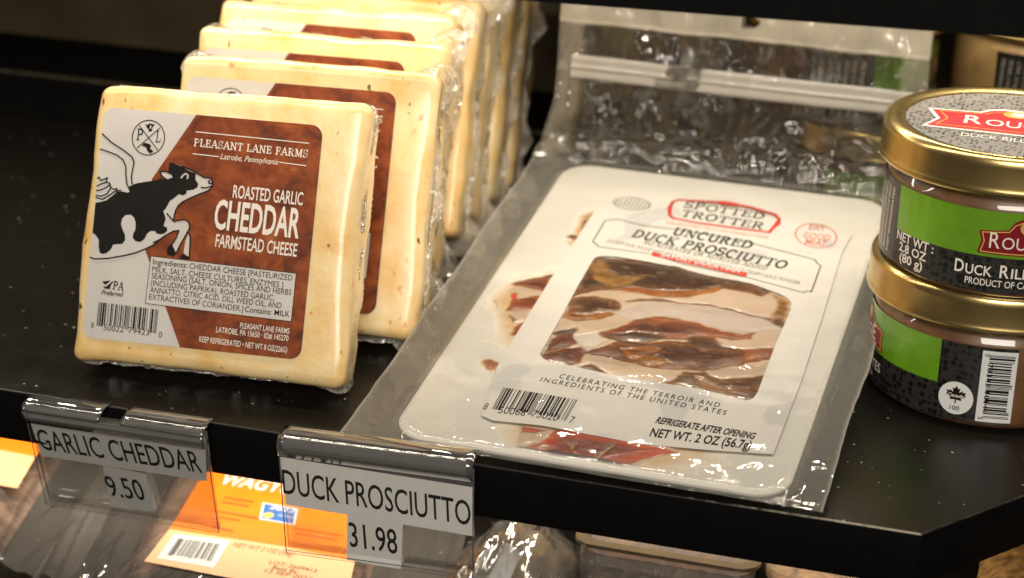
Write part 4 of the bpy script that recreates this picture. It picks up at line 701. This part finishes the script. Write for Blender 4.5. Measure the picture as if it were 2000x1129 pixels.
    leaf = [(0, 1), (.17, .66), (.36, .76), (.28, .26), (.55, .52), (.62, .36), (.92, .4), (.8, .1), (.95, 0), (.5, -.36), (.56, -.55), (.06, -.47), (.06, -.9)]
    leaf = leaf + [(-x, y) for x, y in reversed(leaf[1:])]
    mb.poly_bent([(cx + x * .38, cz + .12 + y * .36) for x, y in leaf], jmap, .040, 6)
    write(mb, 'Canada', (cx - .28, cz + .04), (cx + .28, cz + .04), .13, jmap, .048, 5, .02, .2); write(mb, '100', (cx - .17, cz - .46), (cx + .17, cz - .46), .17, jmap, .040, 6, .01)
    barcode(mb, [(7.08, .62), (7.08, 3.02), (7.95, 3.02), (7.95, .62)], '079343101415', jmap, .052, 6, .1)
    write(mb, '79343 10141', (7.05, 2.7), (7.05, .85), .17, jmap, .056, 6); write(mb, '0', (6.92, 3.05), (6.92, 2.95), .16, jmap, .056, 6); write(mb, '5', (6.92, .66), (6.92, .55), .16, jmap, .056, 6)
    mb.build('wrap_label', [M['caviar'], M['green'], M['banner'], M['goldink'], M['paper'], white_ink, ink], t)
    return t
JG = 'jars stacked in pairs on the shelf'
def turn(s): return s / JR
J = make_jar('upper front jar with gold lid and red banner on a dotted lid sticker', (.92, 12.27, 5.12), 0, JG)
def jar2(label, loc, rz):
    c_ = copy_tree(J); c_.location = Vector(loc) * S; c_.rotation_euler = (0, 0, rz); c_['label'] = label; return c_
jar2('lower front jar with barcode and maple leaf roundel, under another jar', (.88, 12.68, 0), turn(-6.8))
jar2('lower rear jar seen through the clear pouch header, gold lid edge and green label visible', (-5.23, 30.2, 0), .44)
jar2('upper rear jar seen through the top of the clear pouch, green label at its right', (-7.67, 30.5, 5.12), 1.43)
jar2('lower jar at the very back, behind the front pair', (4.4, 34.2, 0), 2.2)
JA = jar2('upper jar at the very back, bare golden side beside small slanted lettering', (1.4, 33.2, 5.12), 1.10)
jar2('lower jar of the stack behind the front pair, at the right edge', (5.6, 24.5, 0), -1.2)
jar2('upper jar at the right edge behind the front pair, gold lid cut by the frame', (5.4, 24.5, 5.12), -.6)

M['jar_gold'] = simple('pale_golden_filling', (.62, .40, .16), .4, coat=1., crough=.03, var=.15)
for ch in JA.children:
    if ch.name.startswith('glass_body'): ch.material_slots[0].link = 'OBJECT'; ch.material_slots[0].material = M['jar_gold']

# ------------------------------------------------------------------ price tags
def price_tag(k, label, two_piece):
    O, E_, B_ = [Vector(v) for v in D['t%s_frame' % k]]; NN = E_.cross(B_)
    t = thing('price_tag', label, 'price tag', O, group='price tags clipped to the shelf edge'); mp = lambda u, v, n: tuple(E_ * u + B_ * v + NN * n)
    g = lambda key: [tuple(p) for p in D['t%s_%s' % (k, key)]]
    strip, tab, pocket, lipl = g('strip'), g('tab'), g('pocket'), g('lip')
    mb = MB(); mb.poly(strip[::-1], mp, .02, 0); mb.poly([(p[0], p[1]) for p in tab][::-1], mp, .012, 0)
    tx = D['t%s_text' % k]; a, b_ = g('t1'); write(mb, tx[0], a, b_, .98, mp, .03, 1, .006)
    a, b_ = g('t2'); write(mb, tx[1], a, b_, 1.0, mp, .03, 1, .006)
    mb.build('paper_insert', [M['tagpaper'], ink], t)
    # clear pocket: front sheet, back sheet and a rounded fold along the bottom
    A, B2, C2, D2 = [Vector(p) for p in pocket]
    mb = MB()
    prof = [(0., .10), (.5, .10), (.93, .10), (.97, .16), (.985, .20), (1.0, .16), (1.01, .06), (1.0, -.05), (.97, -.08), (.9, -.06), (.5, -.05), (0., -.05)]
    rows = []
    for i in range(31):
        f = i / 30; top = A.lerp(B2, f); bot = D2.lerp(C2, f)
        rows.append([mb.vert(mp(*(top.lerp(bot, q)), o)) for q, o in prof])
    for i in range(30):
        for j in range(len(prof) - 1): mb.face((rows[i][j], rows[i][j + 1], rows[i + 1][j + 1], rows[i + 1][j]))
    mb.build('clear_pocket', M['clear'], t)
    mb = MB()
    for p, q in ((A, D2), (B2, C2)): mb.stroke([p, q], .045, mp, .108)
    mb.stroke([D2.lerp(A, .035), C2.lerp(B2, .035)], .03, mp, .175); mb.build('pocket_edge', M['clipedge'], t)
    # clip: rolls over the shelf's nose; world-aligned profile along the lip line
    P0 = E_ * lipl[0][0] + B_ * lipl[0][1]; P1 = E_ * lipl[1][0] + B_ * lipl[1][1]
    up_ = Vector((0, 0, 1)); bk = Vector((0, 1, 0))
    prof = [(-.03, -.55), (-.10, -.25), (-.13, -.08), (-.11, .04), (-.03, .14), (.10, .21), (.28, .265), (.48, .29), (.74, .28), (1.0, .22)]
    mb = MB()
    for f0, f1 in (((0, .435), (.555, 1)) if two_piece else ((0, 1.),)):
        rows = []
        for i in range(25):
            P = P0.lerp(P1, f0 + (f1 - f0) * i / 24); rows.append([mb.vert(tuple(P + bk * y + up_ * (z - .12))) for y, z in prof])
        for i in range(24):
            for j in range(2 if two_piece else 0, len(prof) - 1): mb.face((rows[i][j], rows[i + 1][j], rows[i + 1][j + 1], rows[i][j + 1]))
    if two_piece:
        rows = []
        for i in range(49):
            P = P0.lerp(P1, i / 48); rows.append([mb.vert(tuple(P + bk * y + up_ * (z - .12))) for y, z in prof[:3]])
        for i in range(48):
            for j in range(2): mb.face((rows[i][j], rows[i + 1][j], rows[i + 1][j + 1], rows[i][j + 1]))
    o = mb.build('clip', M['clip'], t, True)
    sm = o.modifiers.new('thickness', 'SOLIDIFY'); sm.thickness = .05 * S
    if not two_piece:
        mb = MB(); a_, b2 = A, B2; c2, d2 = Vector(strip[1]), Vector(strip[0]); mb.poly([tuple(p) for p in (d2, c2, b2 - Vector((0, .05)), a_ - Vector((0, .05)))], mp, .006); mb.build('dark_channel', M['clipedge'], t)
    return t
price_tag('a', 'clear price tag reading garlic cheddar 9.50, under the cheese', True)
price_tag('b', 'clear price tag reading duck prosciutto 31.98, under the pouch', False)

# ------------------------------------------------------------------ goods on the lower shelf
LO = Vector((-28.946, 3.262, -8.0)); lyaw = .2
LE = Vector((math.cos(lyaw), math.sin(lyaw), 0)); LB = Vector((-math.sin(lyaw), math.cos(lyaw), 0))
def snack_pack(label, loc, full):
    t = thing('snack_pack', label, 'meat pack', loc, group='orange labelled snack packs on the lower shelf')
    lm = lambda u, v, n: tuple(LE * u + LB * v + Vector((0, 0, n)))
    sh_ = lambda u, v: (u, v - .22 * u)
    mb = MB()
    def f(a, b_):
        u, v = -1.2 + 9.6 * a, -4.5 + 15 * b_; e = min(min(a, 1 - a) * 5, 1); uu, vv = sh_(u, v)
        return lm(uu, vv, -1.1 + .75 * e ** .6 + .22 * nz(u * .5, v * .5, 0, 31) * e)
    mb.grid(50, 70, f); mb.build('beef_slices', M['beef'], t, True)
    mb = MB()
    bandp = [(.0, 0.), (2.8, -.66), (8.05, -1.78), (7.93, 1.1), (5.13, 1.86), (.33, 2.66)]
    org = [(.33, 2.66), (5.13, 1.86), (7.93, 1.1), (8.6, 9), (.75, 10.4)]
    def slabgrid(pts, n, mi): mb.poly(pts, lm, n, mi)
    slabgrid(bandp, .02, 1); slabgrid(org, .02, 0)
    mb.face([mb.vert(lm(*p, .03)) for p in ((.42, .28), (2.71, -.15), (2.88, 2.04), (.62, 2.28))], 2)
    barcode(mb, [(.86, 1.95), (2.56, 1.72), (2.50, .30), (.74, .56)], '850021843062', lm, .038, 3, .05)
    write(mb, 'NET WT 2 OZ (56g)', (3.05, 1.60), (5.48, 1.15), .34, lm, .03, 4, .004)
    write(mb, 'LOT: 2609412', (4.69, .47), (6.6, .0), .26, lm, .03, 5, .004); write(mb, 'Best By', (4.88, .08), (5.9, -.17), .26, lm, .03, 5, .004); write(mb, '12 SEP 2023', (4.66, -.22), (6.5, -.62), .26, lm, .03, 5, .004)
    write(mb, 'WAGYU BEEF', (1.35, 6.75), (6.4, 5.85), 1.0, lm, .03, 2, .02)
    for (u, v, l) in ((1.9, 5.6, 1.2), (1.9, 5.2, 1.1), (1.7, 4.4, 1.9), (2.1, 3.9, .8), (2.0, 3.0, .8), (5.2, 3.4, 1.9), (5.3, 3.0, 1.6)): mb.stroke([(u, v), (u + l, v - .2 * l)], .16, lm, .03, 4)
    stk = [(3.647, 3.95), (5.15, 3.65), (5.0, 5.05), (3.508, 5.382)]; c_ = Vector((4.3, 4.5))
    mb.poly(stk, lm, .032, 2); mb.poly([tuple(c_ + (Vector(p) - c_) * .88) for p in stk], lm, .038, 6)
    write(mb, '2022', (3.85, 4.85), (4.9, 4.62), .38, lm, .044, 2, .02); mb.poly(arc(3.95, 4.3, .22, .22, 0, 360, 12)[:-1], lm, .044, 7)
    write(mb, 'GOLD', (4.3, 4.3), (4.95, 4.15), .22, lm, .044, 2)
    mb.build('printed_sleeve', [M['orange'], M['peach'], M['paper'], ink, M['orange_ink'], M['brown_food'], M['blue'], M['yellow']], t)
    mb = MB()
    def g(a, b_):
        u, v = -4.2 + 16.0 * a, -5 + 16.2 * b_; e = max(0, min(a * 16. - 1.9, (1 - a) * 16. - 2.5)); uu, vv = sh_(u, v)
        k = min(1, max(0, (e - 1.2) / .8)); fold = .32 * nz(u * 1.9, v * .12, 0, 33) * (1 - k) + .03 * nz(u * 1.1, v * .6, 0, 35) * k
        return lm(uu, vv, -.75 + .69 * k + fold + (.35 * math.sin(min(1, e / 1.3) * math.pi)) * (1 - k))
    mb.grid(90, 60, g); mb.build('clear_film', M['packfilm'], t, True)
    return t
P1 = snack_pack('orange snack pack with barcode and blue sticker, between the two price tags', LO, True)
P2 = copy_tree(P1); P2.location = (LO + LE * -14.6 + LB * 7.0 ) * S; P2['label'] = 'orange snack pack at the far left of the lower shelf, cut by the frame'

# glass jar, clear tub and cup whose tops show under the shelf's lip
t = thing('clear_food_pouch', 'crinkled clear pouch with golden contents and white paper label, right of the prosciutto price tag', 'food pouch', (-15.4, 6.2, -9.2))
mb = MB()
def pf(a, b_, top):
    x, y = -2.6 + 5.2 * a, -3 + 7.5 * b_; e = (min(a, 1 - a) * 2) ** .5 * (min(b_, 1 - b_) * 2) ** .35
    return (x, y, .1 + (3.5 if top else 3.1) * e + .16 * nz(x * 1.4, y * .5, 0, 51) + (.16 * nz(x * 2.6, y * .7, 0, 52) if top else 0))
mb.grid(30, 30, lambda a, b_: pf(a, b_, False)); mb.build('golden_contents', M['amber'], t, True)
mb = MB(); mb.grid(50, 50, lambda a, b_: tuple(Vector(pf(a, b_, True)) + Vector((0, 0, .12)))); mb.build('clear_film', M['packfilm'], t, True)
mb = MB(); mb.grid(12, 10, lambda a, b_: tuple(Vector(pf(.30 + .30 * a + .03 * b_, .10 + .27 * b_, False)) + Vector((0, -.1, .22)))); mb.build('paper_label', M['paper'], t, True)
t = thing('clear_tub', 'clear plastic tub with brown filling under the shelf lip', 'tub', (-9.6, 8.6, -9.2))
mb = MB(); mb.slab(rrect(-3.0, -2, 3.2, 5, .6), idm, .05, 2.9); mb.build('filling', M['brown_food'], t)
mb = MB(); mb.slab(rrect(-3.2, -2.2, 3.4, 5.2, .7), idm, 0, 3.3); mb.build('tub_wall', M['packfilm'], t)
mb = MB(); mb.slab(rrect(-3.4, -2.4, 3.6, 5.4, .8), idm, 3.305, 3.45, 0, [rrect(-3.0, -2.0, 3.2, 5.0, .6)]); mb.build('lid_rim', M['tan'], t)
t = thing('ridged_cup', 'ridged clear cup half hidden under the shelf lip right of the tub', 'cup', (-3.8, 8.2, -9.2))
mb = MB(); prof = [(0, 0), (1.9, 0), (2.3, 3.4), (2.4, 3.5), (0, 3.5)]; mb.lathe(prof, 40); o = mb.build('cup_wall', M['packfilm'], t, False)
mb = MB(); mb.lathe([(0, .1), (1.8, .1), (2.15, 2.9), (0, 2.9)], 32); mb.build('filling', M['rough_brown'], t, True)
t = thing('crumb_bag', 'brown crumbed food pack at the bottom right corner', 'food pack', (5.6, 10.5, -9.2))
mb = MB(); rounded_box(mb, 4, 3.2, 1.7, 1.2, 14, 12, 4, lambda p: (p.x + .2 * nz(p.x, p.y, p.z, 3), p.y + .2 * nz(p.y, p.z, p.x, 4), p.z + 1.7 + .2 * nz(p.x * .8, p.y * .8, 0, 5))); mb.build('crumbed_filling', M['rough_brown'], t, True)
